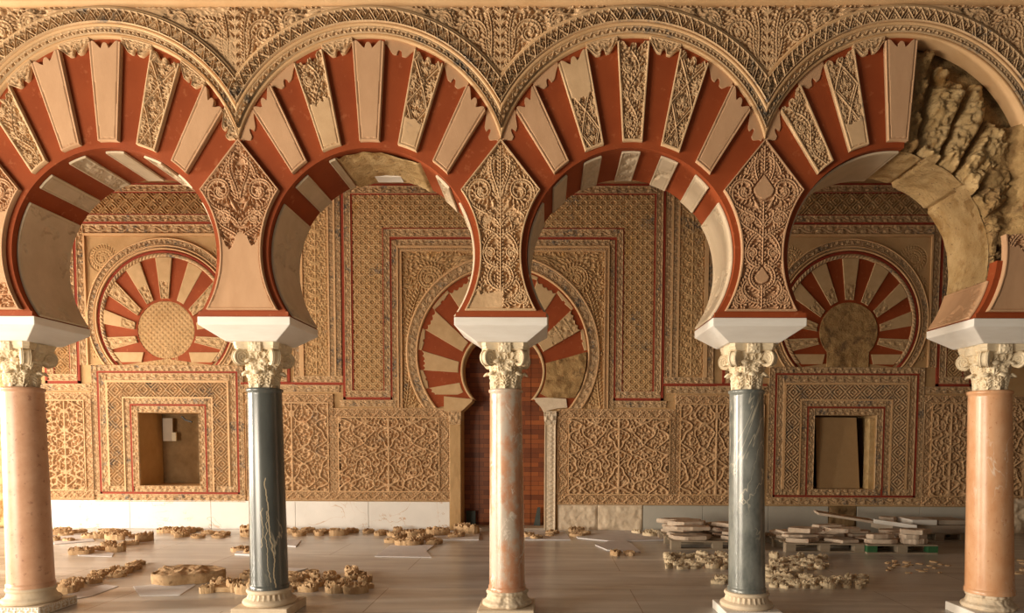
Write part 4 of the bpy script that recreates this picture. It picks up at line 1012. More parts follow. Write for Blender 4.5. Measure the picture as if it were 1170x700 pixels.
# missing voussoirs: bare stone
mb = MB(); wedge(mb, (XD, 2.72), 5.6*SW, 8.7*SW, (XD, 2.79), 0.76, (XD, 3.07), 1.46, YW-0.025, lambda x, y, half, L, r: fbm(x*5+3, y*5, 3, 5)+0.35*np.clip(np.sin(x*16), 0, 1), 0.075, 0.014, zmin=2.33)
part('bare_stone_patch', mb, 'rough', t)
mb = MB(); ring(mb, XD, 3.09, 1.48, 1.525, YG-0.03, rise=roll(0.02), zmin=2.15, res=0.02, nr_=6); part('roll_moulding', mb, 'fillet', t)
mb = MB(); ring(mb, XD, 3.10, 1.525, 1.65, YG-0.012, hf=lambda u, v: T_SCROLL.sample(u, v), depth=0.03, zmin=2.15, res=0.0115); part('carved_ring', mb, 'wallb', t)
mb = MB(); ring(mb, XD, 3.11, 1.65, 1.69, YG-0.04, zmin=2.15, res=0.02); part('outer_fillet', mb, 'fillet', t)
for s in (-1, 1):
    pts = [(XD+s*1.02, 2.345), (XD+s*0.54, 2.30), (XD+s*0.54, 2.27), (XD+s*0.72, 2.10), (XD+s*1.02, 2.10)]
    if s > 0: pts = [(XD+0.54, 2.32), (XD+0.75, 2.33), (XD+1.1, 2.31), (XD+1.12, 2.17), (XD+0.95, 2.155), (XD+0.72, 2.10), (XD+0.66, 2.2)]
    bevel(part('impost', MB().prism(pts, YW-0.07, YW+0.35), 'wpale' if s < 0 else 'base', t), 0.006)
for s, lab in ((-1, 'slim worn pilaster on the shaded side of the wooden door'), (1, 'slim carved pale pilaster beside the slate offcut by the wooden door')):
    p = thing('pilaster', lab, 'pilaster', (XD+s*0.84, YW, 0))
    a, b = sorted((XD+s*0.735, XD+s*0.93))
    mb = MB(); zz = np.linspace(0, 1.86, 120); xx = np.linspace(a, b, 18); X, Z = np.meshgrid(xx, zz)
    H = 0.35*fbm(X*9, Z*5, 3)+0.65*(T_SLANT.sample(Z/0.06, (X-a)/(b-a)) if s > 0 else 0.3*fbm(X*25, Z*9, 1))
    P = padded(np.stack([X, YW-0.05-0.03*H, Z], -1), YW+0.30); part('shaft', MB().grid(P), 'base' if s > 0 else 'wallp', p)
    mb = MB(); zz = np.linspace(1.86, 2.10, 26); X, Z = np.meshgrid(np.linspace(0, 1, 20), zz); fl = 0.02*(Z-1.86)/0.24
    xx = a-fl+(b-a+2*fl)*X; H = T_ATA.sample(xx*9, (Z-1.86)/0.24)
    part('capital', MB().grid(padded(np.stack([xx, YW-0.06-0.03*H-fl, Z], -1), YW+0.30)), 'base' if s > 0 else 'wallb', p)
# door leaves and threshold
d = thing('door_1', 'varnished reddish wooden plank door behind the central column', 'door', (XD, YW+0.5, 0)); d['kind'] = 'structure'
for s in (-1, 1):
    a, b = sorted((XD+s*0.004, XD+s*0.78)); part('door_leaf', MB().box(a, b, YW+0.42, YW+0.47, 0.03, 3.55), 'wood', d)
    a, b = sorted((XD+s*0.46, XD+s*0.475)); part('door_batten', MB().box(a, b, YW+0.405, YW+0.42, 0.03, 3.55), 'wood', d)
o = MB().box(XD-0.76, XD+0.76, YW-0.06, YW+0.46, 0, 0.045).build('door_sill', 'slabg'); tag(o, 'low worn stone threshold under the wooden door', 'threshold', kind='structure')
for (x, wd, h, ln, lab) in ((XD-0.60, 0.17, 0.31, 0.0, 'thin dark piece standing in the left corner of the doorway'), (XD+0.60, 0.12, 0.38, 0.07, 'tapered grey slate offcut leaning in the sunnier corner of the doorway')):
    o = MB().prism([(x-wd/2, 0.046), (x+wd/2, 0.046), (x+wd/2, h), (x-wd/2+ln, h)], YW+0.30, YW+0.335).build('dark_corner_piece', M['slate']); tag(o, lab, 'slate', 'slate offcuts in the doorway')  # two thin dark pieces stood in the door corners

# ---- tall panels between the portal and the side bays
def tall_canvas():
    c = Canvas(0.45, 3.3, 0.0095)
    c.line([(0.225, 0), (0.225, 3.3)], 0.014)
    for j in range(12):
        z = j*0.275
        for s in (-1,):
            fern(c, bez((0.225, z), (0.09, z+0.05), (0.0, z+0.12), (0.06, z+0.24), 14), 0.012, 0.06, 0.016, 0.05)
            fern(c, bez((0.225, z+0.10), (0.12, z+0.16), (0.10, z+0.24), (0.20, z+0.27), 10), 0.012, 0.05, 0.014, 0.045)
            leaf(c, 0.13, z+0.10, PI/2+0.3, 0.1, 0.024); leaf(c, 0.05, z+0.22, PI/2, 0.1, 0.022)
    mirror(c); return c
tallc = tall_canvas()
for s, lab in ((-1, 'tall narrow carved tree panel between the dark grey column and the portal frame'), (1, 'tall yellowish carved tree panel between the portal frame and the blue-grey column')):
    t = thing('tall_carved_panel', lab, 'carved panel', (XD+s*3.25, YW, 2.54))
    X = lambda h: sorted((XD+s*h[0], XD+s*h[1]))
    def pp(n, mat, h, z0, z1, hf, depth, hz=False, Y=YG):
        a, b = X(h); mb = MB(); rect(mb, a, z0, b, z1, Y, hf, depth, WR); part(n, mb, mat, t)
    pp('tree_field', 'wallc', (3.05, 3.48), 2.72, 5.98, cv(tallc), 0.032)
    for h in ((2.82, 2.91), (2.94, 3.02), (3.55, 3.66)): pp('carved_band', 'wallb', h, 2.70, 6.0, band_h(T_SCROLL, h[1]-h[0], False), 0.028)
    mb = MB()
    for h in ((2.91, 2.94), (3.02, 3.05), (3.48, 3.55)):
        a, b = X(h); mb.box(a, b, YG-0.035, YW+0.01, 2.70, 6.0)
    part('fillet', mb, 'fillet', t)
    pp('carved_band', 'wallb', (2.80, 3.68), 2.59, 2.70, band_h(T_SCROLL, 0.11, True), 0.028)
    a, b = X((2.80, 4.6)); part('red_line', MB().box(a, b, YW-0.032, YW+0.02, 2.545, 2.59), 'redline', t)
    pp('carved_band', 'wallb', (2.86, 4.6), 2.42, 2.54, band_h(T_SCROLL, 0.12, True), 0.028)

# ---- side bays
for si, (cx, side) in enumerate(((cL, 'pale pink speckled'), (cR, 'orange'))):
    bright = si == 0
    # alfiz strip
    t = thing('bay_frame', ('nested carved and red banded frame around the blind arch with the carved disc' if bright else 'nested carved and red banded frame around the blind arch with the rough stone disc'), 'carved frame', (cx, YW, 2.55))
    def pf(n, mat, fn): mb = MB(); fn(mb); part(n, mb, mat, t)
    pf('inner_fillet', 'fillet', lambda m: uline(m, cx, 1.37, 1.40, 5.10, 5.14, 2.88, YG-0.045))
    pf('carved_band', 'wallb', lambda m: uframe(m, cx, 1.40, 1.53, 5.14, 5.30, 2.88, T_SCROLL))
    pf('red_line', 'redline', lambda m: uline(m, cx, 1.54, 1.585, 5.305, 5.345, 2.55))
    pf('carved_band', 'wallb', lambda m: uframe(m, cx, 1.585, 1.70, 5.345, 5.455, 2.72, T_SCROLL))
    pf('red_line', 'redline', lambda m: uline(m, cx, 1.70, 1.715, 5.455, 5.475, 2.72, YG-0.02))
    def fld(m):
        for s in (-1, 1):
            a, b = sorted((cx+s*1.715, cx+s*1.99)); rect(m, a, 2.73, b, 5.83, YG+0.01, cells(T_FRET, 0.24), 0.038, 0.011)
        rect(m, cx-1.715, 5.475, cx+1.715, 5.83, YG+0.01, cells(T_FRET, 0.24), 0.038, 0.011)
    pf('lattice_field', 'wallc', fld)
    pf('red_line', 'redline', lambda m: uline(m, cx, 1.99, 2.005, 5.83, 5.85, 2.72, YG-0.02))
    def og(m):
        uframe(m, cx, 2.005, 2.115, 5.85, 5.965, 2.72, T_SCROLL)
        for s in (-1, 1):
            a, b = sorted((cx+s*1.585, cx+s*2.115)); rect(m, a, 2.60, b, 2.72, YG, band_h(T_SCROLL, 0.12, True), 0.028, WR)
    pf('carved_band', 'wallb', og)
    def orr(m):
        uline(m, cx, 2.115, 2.16, 5.965, 6.0, 2.55)
        for s in (-1, 1):
            a, b = sorted((cx+s*1.54, cx+s*2.16)); m.box(a, b, YW-0.03, YW+0.02, 2.555, 2.60)
    pf('red_line', 'redline', orr)
    for s_ in (-1, 1): pf('carved_band', 'wallb', lambda m: rect(m, min(cx+s_*1.36, cx+s_*2.25), 2.43, max(cx+s_*1.36, cx+s_*2.25), 2.55, YG, band_h(T_SCROLL, 0.12, True), 0.028, WR))
    rs = Canvas(1.38, 2.3, 0.010, -1.38, 2.85)
    fern(rs, spiral(-1.08, 4.72, 0.21, -1.0, 2.1, 1, 0.12, 60), 0.014, 0.07, 0.018, 0.04); rosette(rs, -1.08, 4.72, 0.05, 7)
    fern(rs, bez((-1.02, 4.50), (-1.05, 4.42), (-1.2, 4.40), (-1.22, 4.25), 10), 0.014, 0.06, 0.018, 0.045)
    fern(rs, spiral(-1.24, 3.1, 0.10, 0, 1.3, 1, 0.2, 26), 0.012, 0.05, 0.015, 0.04)
    if not bright:
        fern(rs, spiral(-1.18, 4.30, 0.11, 1, 1.5, 1, 0.2, 26), 0.012, 0.05, 0.015, 0.04)
    pf('spandrel_field', 'wallp', lambda m: field_outside(m, cx, 1.37, 2.88, 5.10, 3.70, 1.34, lambda X, Z: 0.5+0.5*rs.sample(X, Z)*(1) - 0.25*(np.hypot(X+1.08, Z-4.72) < 0.24), 0.035))
    # blind arch
    t = thing('blind_arch', ('blind horseshoe arch with a finely carved tan disc, striped in bright red' if bright else 'blind horseshoe arch around a rough bare stone disc, striped in dark red'), 'arch', (cx, YW, 2.88))
    mb = MB(); disc_ring(mb, cx, 3.49, 0.50, 3.66, 1.10, 2.885, YW-0.018); part('red_arch_body', mb, 'red', t)
    SWB = math.radians(12.3)
    for i in range(-8, 9, 2):
        hf = None
        car = (abs(i) in (4, 8)) if bright else True
        if car:
            lo = 0.0 if (bright or abs(i) == 6) else -0.6
            hf = (lambda x, y, half, L, r: np.where(np.abs(x) > half-0.016, 1.0, T_ATA.sample((y)/0.17, (x/np.maximum(half, .02)+1)/2)*1.0)) if (bright or i in (-8, -6, 8)) else \
                 (lambda x, y, half, L, r: np.where((y < 0.38*L) & (np.abs(x) < half-0.012), T_ATA.sample((y)/0.15, (x/np.maximum(half, .02)+1)/2), 0.9-0.25*fbm(x*9, y*9, 1)))
        elif bright and i in (0, -2, -6):
            hf = lambda x, y, half, L, r: np.where((y < 0.42*L) & (np.abs(x) < half*0.8), T_ATA.sample((y)/0.13, (x/np.maximum(half, .02)+1)/2), 1.0)
        mb = MB(); wedge(mb, (cx, 3.40), i*SWB-SWB*0.5, i*SWB+SWB*0.5, (cx, 3.49), 0.545, (cx, 3.66), 1.08, YW-0.022, hf, 0.022, 0.011, zmin=3.145)
        part('pale_voussoir', mb, 'wpale', t)
    for s in (-1, 1):
        x0, x1 = 0.42, math.sqrt(1.08**2-(3.66-2.93)**2); x2 = math.sqrt(1.08**2-(3.66-3.10)**2)
        part('pale_end_block', MB().prism([(cx+s*0.44, 2.93), (cx+s*x1, 2.93), (cx+s*x2, 3.10), (cx+s*0.40, 3.10)], YW-0.042, YW), 'wpale', t)
    mb = MB(); ring(mb, cx, 3.66, 1.085, 1.15, YG-0.02, hf=lambda u, v: T_ROPE.sample(u, v), depth=0.03, zmin=2.95, res=0.010); part('rope_moulding', mb, 'wallb', t)
    mb = MB(); ring(mb, cx, 3.66, 1.15, 1.20, YG-0.025, zmin=2.885, res=0.02); part('red_ring', mb, 'redline', t)
    mb = MB(); ring(mb, cx, 3.67, 1.20, 1.225, YG-0.05, zmin=2.885, res=0.02); ring(mb, cx, 3.68, 1.25, 1.27, YG-0.035, zmin=2.885, res=0.02); ring(mb, cx, 3.70, 1.345, 1.37, YG-0.045, zmin=2.885, res=0.02); part('fillet', mb, 'fillet', t)
    mb = MB(); ring(mb, cx, 3.69, 1.225, 1.25, YG-0.01, hf=lambda u, v: T_ROPE.sample(u*0.6, v), depth=0.02, zmin=2.885, res=0.009); part('bead_ring', mb, 'wallb', t)
    mb = MB(); ring(mb, cx, 3.695, 1.27, 1.345, YG-0.01, hf=lambda u, v: T_SCROLL.sample(u, v), depth=0.028, zmin=2.885, res=0.0105); part('carved_ring', mb, 'wallb', t)
    # keyhole disc
    zs = np.linspace(2.885, 3.99, 100); hwk = np.sqrt(np.maximum(0.50**2-(zs-3.49)**2, 0)); hwk = np.where(zs < 3.14, 0.36, hwk); hwk = np.maximum(hwk, 0.003)
    s = np.linspace(-1, 1, 96); X = s[None]*hwk[:, None]; Z = zs[:, None]+0*X
    if bright: H = 0.55*T_HEX.sample(X/0.10, Z/0.10); H = np.where((np.abs(X-0.05) < 0.15) & (Z < 3.2) & (Z > 2.98) & (fbm(X*9, Z*9, 2) > 0.4), T_ATA.sample(X/0.2, (Z-2.98)/0.22), H)
    else: H = 2.6*fbm(X*5, Z*5, 4, 5)+0.5
    part('keyhole_panel', MB().grid(padded(np.stack([cx+X, YW-0.004-0.02*H, Z], -1), YW+0.02)), 'wallp' if bright else 'rough', t)
    # niche and its frame
    t = thing('wall_niche', ('square wall niche with a fretwork frame, open to a brown stone recess' if bright else 'square wall niche with a fretwork frame, closed by a brown board'), 'niche', (cx, YW, 0.48))
    zb = 0.48
    pf('carved_band', 'wallb', lambda m: uframe(m, cx, 1.245, 1.34, 2.775, 2.875, 0.615 if bright else 0.615, T_SCROLL, zb_close=zb))
    pf('red_line', 'redline', lambda m: uline(m, cx, 1.21, 1.245, 2.745, 2.775, 0.615, YG-0.025, bottom=(0.615, 0.65)))
    pf('carved_band', 'wallb', lambda m: uframe(m, cx, 1.085, 1.205, 2.61, 2.74, 0.655, T_SCROLL))
    pf('fillet', 'fillet', lambda m: uline(m, cx, 1.05, 1.085, 2.575, 2.61, 0.76, YG-0.04))
    def fr(m):
        for s in (-1, 1):
            a, b = sorted((cx+s*0.80, cx+s*1.05)); rect(m, a, 0.76, b, 2.575, YG+0.005, cells(T_FRET, 0.26), 0.045, 0.010)
            a, b = sorted((cx+s*0.67, cx+s*1.085)); rect(m, a, 0.655, b, 0.755, YG, band_h(T_SCROLL, 0.10, True), 0.026, WR)
        rect(m, cx-0.80, 2.325, cx+0.80, 2.575, YG+0.005, cells(T_FRET, 0.26), 0.045, 0.010)
    pf('fretwork_field', 'wallb', fr)
    pf('fillet', 'fillet', lambda m: uline(m, cx, 0.775, 0.80, 2.30, 2.325, 0.66, YG-0.04))
    pf('carved_band', 'wallb', lambda m: uframe(m, cx, 0.68, 0.775, 2.205, 2.30, 0.66, T_SCROLL))
    pf('red_line', 'redline', lambda m: uline(m, cx, 0.645, 0.675, 2.17, 2.20, 0.65, YG-0.025))
    pf('carved_band', 'wallb', lambda m: uframe(m, cx, 0.54, 0.645, 2.055, 2.165, 0.76, T_SCROLL, zb_close=0.655))
    m = MB(); a, b, c_, d_ = cx-nh, cx+nh, 0.76, 2.05; Yb2 = YW+0.74
    U, V = np.meshgrid(np.linspace(a, b, 60), np.linspace(c_, d_, 70)); part('recess_back', MB().grid(np.stack([U, Yb2-0.05*fbm(U*4, V*4, 2, 5), V], -1)), 'roughb' if bright else 'dark', t)  # behind the board the recess shade is painted as near-black
    if not bright:
        part('broken_jamb', MB().box(b-0.09, b, YW+0.02, YW+0.22, c_, d_-0.05), 'roughy', t)

# things in the niches
o = MB().box(cL-0.44, cL-0.26, YW+0.58, YW+0.60, 1.55, 1.97).build('grey_plate', 'slabg'); tag(o, 'pale grey plate on the back of the open niche', 'plate')
o = bevel(MB().box(cL-0.27, cL-0.19, YW+0.56, YW+0.60, 1.55, 1.71).build('switch_box', 'switch'), 0.006); tag(o, 'small cream switch box inside the open niche', 'switch')
m = MB(); ptsb = [(cL+0.0, 2.00), (cL+0.08, 1.93), (cL+0.19, 1.90)]
for i in range(2):
    (xa, za), (xb_, zb_) = ptsb[i], ptsb[i+1]; m.prism([(xa, za-0.012), (xb_, zb_-0.012), (xb_, zb_+0.012), (xa, za+0.012)], YW+0.40, YW+0.44)
o = m.build('lamp_bracket', 'black'); tag(o, 'bent black bracket under the top of the open niche', 'bracket')
bd = MB().raw([(cR-0.42, YW+0.10, 0.765), (cR+0.36, YW+0.16, 0.765), (cR+0.30, YW+0.24, 2.02), (cR-0.44, YW+0.18, 2.02),
               (cR-0.42, YW+0.12, 0.765), (cR+0.36, YW+0.18, 0.765), (cR+0.30, YW+0.26, 2.02), (cR-0.44, YW+0.20, 2.02)],
              [(0, 1, 2, 3), (7, 6, 5, 4), (0, 4, 5, 1), (1, 5, 6, 2), (2, 6, 7, 3), (3, 7, 4, 0)]).build('brown_board', 'board')
tag(bd, 'brown fibreboard sheet leaning inside the wall niche', 'board')

# ---- skirting slabs
def skirt(x0, x1, z1, mat, lab, grp=None, notch=None):
    o = bevel(MB().box(x0+0.003, x1-0.003, YW-0.035, YW+0.0, 0.0, z1).build('skirting_slab', mat), 0.004); tag(o, lab, 'skirting', grp or 'marble skirting slabs', 'thing')
for x0, x1, lab in ((-8.70, -7.0, 'white marble skirting slab with a brown stain beside the pale pink speckled column'), (-7.0, -5.55, 'white marble skirting slab under the open wall niche'), (-5.55, -4.05, 'white marble skirting slab behind the dark grey column'),
                    (-4.05, -2.75, 'white marble skirting slab with a rusty mark under the carved vine panels'), (-2.75, -1.31, 'white marble skirting slab ending at the shaded door pilaster')):
    skirt(x0, x1, 0.50, 'skirt', lab)
for x0, x1, lab in ((2.10, 3.15, 'grey marble skirting slab next to the rough stone blocks'), (3.15, 4.30, 'grey marble skirting slab behind the blue-grey column'), (4.30, 5.35, 'grey marble skirting slab before the mortar-filled gap'),
                    (5.85, 6.95, 'grey marble skirting slab behind the pallet of white slabs'), (6.95, 8.35, 'grey marble skirting slab reaching behind the orange column')):
    skirt(x0, x1, 0.455, 'skirtg', lab)
def rough_block(x0, x1, z1, lab, mat, seed, amp=0.06, y0=YW-0.03):
    X, Z = np.meshgrid(np.linspace(x0, x1, 50), np.linspace(0, z1, 30)); e = np.minimum(np.minimum(X-x0, x1-X), np.minimum(Z+0.2, z1-Z))
    H = amp*(fbm(X*6, Z*6, seed, 5)-0.2)*np.clip(e/0.04, 0.1, 1)
    o = MB().grid(padded(np.stack([X, y0-H, Z], -1), YW)).build('foundation_block', mat); tag(o, lab, 'stone block', 'rough blocks at the foot of the wall', 'thing')
rough_block(0.60, 1.30, 0.46, 'rough pinkish stone block at the foot of the sunnier door pilaster', 'base', 1)
rough_block(1.30, 2.09, 0.46, 'rough pinkish stone block before the first grey skirting slab', 'base', 2)
rough_block(5.36, 5.84, 0.46, 'patch of old mortar between two grey skirting slabs', 'roughb', 3, 0.05)
rough_block(8.36, 9.2, 0.62, 'large rounded stone block past the orange column', 'base', 4, 0.16)
for zz, hh, lab in ((0.0, 0.75, 'lowest'), (0.76, 0.62, 'second'), (1.39, 0.7, 'third'), (2.10, 0.8, 'fourth')):
    X, Z = np.meshgrid(np.linspace(-9.9, -8.72, 40), np.linspace(zz, zz+hh, 30)); e = np.minimum(np.minimum(X+9.9, -8.72-X), np.minimum(Z-zz, zz+hh-Z))
    H = 0.12*(fbm(X*3, Z*3, int(zz*7) % 5, 5)-0.2)*np.clip(e/0.05, 0, 1)
    o = MB().grid(padded(np.stack([X, YW-0.04-H, Z], -1), YW)).build('bare_wall_block', 'roughy'); tag(o, lab+' bare yellow stone block behind the pale pink speckled column, counted from the floor', 'stone block', 'bare blocks at the end of the wall', 'thing')
# ================================================================== FLOOR: FRAGMENTS, SHEETS, PALLETS
def frag_mesh(seed, flat=False):
    r = np.random.RandomState(seed); n = 36; rings_ = 12
    a = np.linspace(0, 2*PI, n, endpoint=False); kn = r.randint(6, 9)
    ka = np.linspace(0, 2*PI, kn+1); kr = 0.36+0.16*r.rand(kn+1); kr[-1] = kr[0]
    R = np.interp(a, ka, kr)+0.02*(r.rand(n)-0.5); asp = 0.5+0.45*r.rand(); hgt = 0.17+0.09*r.rand()
    P = [np.stack([R*np.cos(a)*0.96, R*np.sin(a)*asp*0.96, 0*a], -1), np.stack([R*np.cos(a), R*np.sin(a)*asp, 0*a+hgt*0.4], -1)]
    for k in range(rings_):
        f = 1-(k/(rings_-1))*0.985
        x, y = R*np.cos(a)*f, R*np.sin(a)*asp*f
        rel = np.sin(22*x+4*np.sin(13*y+seed)+seed)*np.sin(19*y+3*np.sin(11*x))
        z = hgt*(0.86+0.30*np.clip(rel*1.6, -1, 1)*(f < 0.97)+0.7*(fbm(x*7+seed, y*7+5, seed, 4)-0.5))
        P.append(np.stack([x, y, np.maximum(z, hgt*0.42)], -1))
    return np.stack(P)
FR = []
for i in range(12):
    me = MB().grid(frag_mesh(40+i), False, True); ob = me.build('carved_fragment', 'frag'); FR.append(ob.data); bpy.data.objects.remove(ob)
FRP = []
for i in range(8):
    ob = MB().grid(frag_mesh(80+i), False, True).build('pale_fragment', 'fragp'); FRP.append(ob.data); bpy.data.objects.remove(ob)
def put(me, name, x, y, size, label, grp, zs=1.0, z=0.0, cat='stone fragment', rz=None):
    o = bpy.data.objects.new(name, me); C.objects.link(o); o.location = (x, y, z)
    o.rotation_euler = (0, 0, rnd.random()*6.28 if rz is None else rz); o.scale = (size, size, size*zs)
    return tag(o, label, cat, grp, 'thing')
placed = []
def cluster(u0, u1, v0, v1, n, size, label, pale=False, slope=0, zs=1.0, name='stone_fragment'):
    # u, v corners of the patch of floor; slope leans the row, + up to the far right
    k = 0; tries = 0
    while k < n and tries < n*60:
        tries += 1
        s, q = rnd.random(), rnd.random()
        u = u0+(u1-u0)*s
        v = v0+(v1-v0)*q if not slope else (v1-(v1-v0)*s)+rnd.uniform(-slope, slope)
        x, y = onfloor(u, v); sz = size*rnd.uniform(0.7, 1.35)
        if any((x-a)**2+(y-b)**2 < ((sz+c)*0.40)**2 for a, b, c in placed): continue
        if any((x-c_)**2+(y-YC)**2 < (0.36+sz/2)**2 for c_ in COL_X): continue
        if y > YW-0.12-sz/2: continue
        placed.append((x, y, sz)); k += 1
        put(rnd.choice(FRP if pale else FR), name, x, y, sz, label, label.split(' in ')[-1] if ' in ' in label else 'fragments '+label[-40:], zs)
G = 'broken carved stone fragment '
cluster(64, 92, 606, 613, 4, 0.34, G+'by the stained skirting slab, near the far wall', zs=0.75)
cluster(104, 160, 607, 616, 6, 0.42, G+'in the flat pieces under the open niche', zs=0.75)
cluster(122, 176, 617, 625, 7, 0.36, G+'in the long row before the open niche', slope=2)
cluster(88, 136, 627, 632, 5, 0.34, G+'on the white sheet past the pale pink speckled column', slope=2)
cluster(184, 224, 605, 609, 7, 0.40, G+'in the heap against the white skirting', zs=0.75)
cluster(208, 258, 608, 614, 5, 0.42, G+'in the loose pieces left of the dark grey column', zs=0.75)
cluster(274, 288, 608, 614, 2, 0.4, G+'touching the far side of the dark grey column')
cluster(272, 288, 629, 634, 2, 0.33, G+'on the small sheet beside the dark grey column')
cluster(62, 80, 617, 620, 2, 0.3, G+'lying alone past the pale pink speckled column')
cluster(66, 160, 648, 674, 22, 0.27, G+'in the curved row beside the carved plinth', slope=4, zs=1.15)
cluster(238, 288, 668, 677, 7, 0.26, G+'on the long slab before the dark grey column', zs=1.2)
cluster(276, 290, 656, 660, 2, 0.24, G+'just behind the dark grey column base')
cluster(328, 402, 604, 612, 15, 0.36, G+'in the long heap beyond the dark grey column', zs=1.1)
cluster(330, 418, 655, 677, 26, 0.27, G+'in the wide spread right of the dark grey column', zs=1.1)
cluster(418, 478, 605, 613, 7, 0.36, G+'in the scattered row by the white skirting')
cluster(447, 497, 616, 622, 6, 0.36, G+'in the row above the white sheet')
cluster(497, 537, 606, 614, 3, 0.45, G+'lying before the shaded door pilaster')
cluster(601, 634, 606, 616, 4, 0.36, G+'on the sheet at the door threshold')
cluster(656, 674, 607, 614, 3, 0.36, G+'before the rough pinkish blocks')
cluster(727, 768, 606, 612, 6, 0.36, G+'in the pale row beside the first pallet', pale=True)
cluster(700, 720, 630, 634, 4, 0.22, G+'on the small torn sheet between the two middle columns')
cluster(762, 834, 634, 650, 32, 0.17, 'pale stone chip in the row before the first pallet', pale=True, zs=1.2)
cluster(820, 835, 660, 668, 4, 0.2, 'pale stone chip in the little pile left of the blue-grey column', pale=True, zs=1.3)
cluster(883, 944, 636, 651, 24, 0.17, 'pale stone chip in the slanting row behind the blue-grey column', pale=True, zs=1.2)
cluster(876, 912, 648, 664, 26, 0.16, 'pale stone chip in the pile touching the blue-grey column', pale=True, zs=1.2)
cluster(880, 988, 660, 672, 42, 0.16, 'pale stone chip in the long front row right of the blue-grey column', pale=True, zs=1.3)
cluster(1005, 1088, 640, 655, 22, 0.10, 'thin splinter of stone in the scatter left of the orange column', zs=0.5)
cluster(1156, 1170, 638, 655, 5, 0.14, 'thin splinter of stone in the scatter right of the orange column', zs=0.5)
# single large pieces
def big_disc():
    x, y = onfloor(214, 662)
    A, R = np.meshgrid(np.linspace(0, 2*PI, 60, endpoint=False), np.concatenate([[1.0, 1.02, 1.0], np.linspace(0.97, 0.0, 16)]))
    k = np.arange(R.shape[0])[:, None]; w = 0.36*(1+0.10*np.sin(A*3+1)+0.04*np.sin(A*7))
    X, Y = R*w*np.cos(A), R*w*np.sin(A)*0.9
    Z = np.where(k == 0, 0.0, np.where(k == 1, 0.06, 0.115+0.05*(fbm(X*14+3, Y*14, 2, 4)-0.5)*(k > 2)*2))
    o = MB().grid(np.stack([x+X, y+Y, Z], -1), True, True).build('round_carved_block', 'frag'); tag(o, 'large round carved stone block on a sheet left of the dark grey column', 'stone block')
big_disc()
x0, y0 = onfloor(237, 676); x1, y1 = onfloor(286, 678)
o = bevel(MB().box(x0, x0+0.34, y0-0.02, y0+0.16, 0, 0.055).build('long_slab', 'frag'), 0.008); tag(o, 'long flat stone strip left of the dark grey column, first of two', 'slab', 'flat strips by the dark grey column')
o = bevel(MB().box(x0+0.36, x0+0.66, y0-0.04, y0+0.14, 0, 0.055).build('long_slab', 'frag'), 0.008); tag(o, 'long flat stone strip touching the dark grey column side, second of two', 'slab', 'flat strips by the dark grey column')

SHEET_Z = 0.003
def sheet(pts, lab, mat='paper'):
    global SHEET_Z
    SHEET_Z += 0.0016; P = [onfloor(*p) for p in pts]; n = len(P); z = SHEET_Z
    V = [(x, y, 0.001) for x, y in P]+[(x, y, z) for x, y in P]
    o = MB().raw(V, [tuple(range(n-1, -1, -1)), tuple(range(n, 2*n))]+[(i, (i+1) % n, n+(i+1) % n, n+i) for i in range(n)]).build('protective_sheet', mat)
    tag(o, lab, 'sheet', 'protective sheets under the fragments', 'thing')
sheet([(152, 670), (160, 681), (205, 680), (224, 668), (215, 664)], 'pale sheet folded under the round carved block')
sheet([(75, 676), (83, 685), (105, 681), (135, 670), (120, 668)], 'pale sheet beside the carved plinth corner')
sheet([(84, 631), (90, 635), (128, 636), (130, 632), (110, 629)], 'pale sheet in front of the open niche rows')
sheet([(56, 613), (62, 622), (108, 618), (102, 611)], 'pale sheet past the pale pink speckled column')
sheet([(428, 636), (446, 623), (496, 623), (487, 630), (493, 637)], 'torn pale sheet between the dark grey column and the pink column')
sheet([(600, 617), (604, 606), (645, 607), (652, 617)], 'pale sheet along the door threshold, right of the pink column')
sheet([(494, 617), (500, 607), (548, 607), (547, 617)], 'pale sheet along the door threshold, left of the pink column')
sheet([(680, 623), (708, 615), (722, 622), (732, 631), (694, 629)], 'torn pale sheet right of the pink column')
sheet([(660, 615), (652, 606), (740, 607), (770, 617), (700, 619)], 'pale sheet before the rough pinkish blocks')
sheet([(325, 624), (330, 617), (344, 618), (338, 625)], 'small pale sheet touching the dark grey column')
sheet([(268, 634), (272, 628), (290, 629), (290, 635)], 'small pale sheet left of the dark grey column')
sheet([(292, 653), (318, 650), (352, 651), (330, 656)], 'narrow pale sheet behind the dark grey column')

def pallet(u0, u1, vfront, depth, lab, paint=None, rot=0.0, mat='pallet', h=0.135):
    xa, ya = onfloor(u0, vfront); xb_, _ = onfloor(u1, vfront); W = xb_-xa
    t = thing('wooden_pallet', lab, 'pallet', (xa, ya, 0), 'pallets of stones by the back wall')
    for i in range(3):
        for j in range(3):
            x = xa+(W-0.14)*i/2; y = ya+(depth-0.12)*j/2
            part('block', MB().box(x, x+0.14, y, y+0.12, 0.022, h-0.022), 'green' if (paint and j == 0 and i != 1) else mat, t)
    for j in range(3):
        y = ya+(depth-0.12)*j/2; part('bottom_board', MB().box(xa, xa+W, y, y+0.12, 0.0, 0.022), mat, t)
    nb = 6
    for i in range(nb):
        y = ya+(depth-0.11)*i/(nb-1); bevel(part('deck_board', MB().box(xa, xa+W, y, y+0.11, h-0.022, h), mat, t), 0.003)
    return xa, ya, W, depth, h
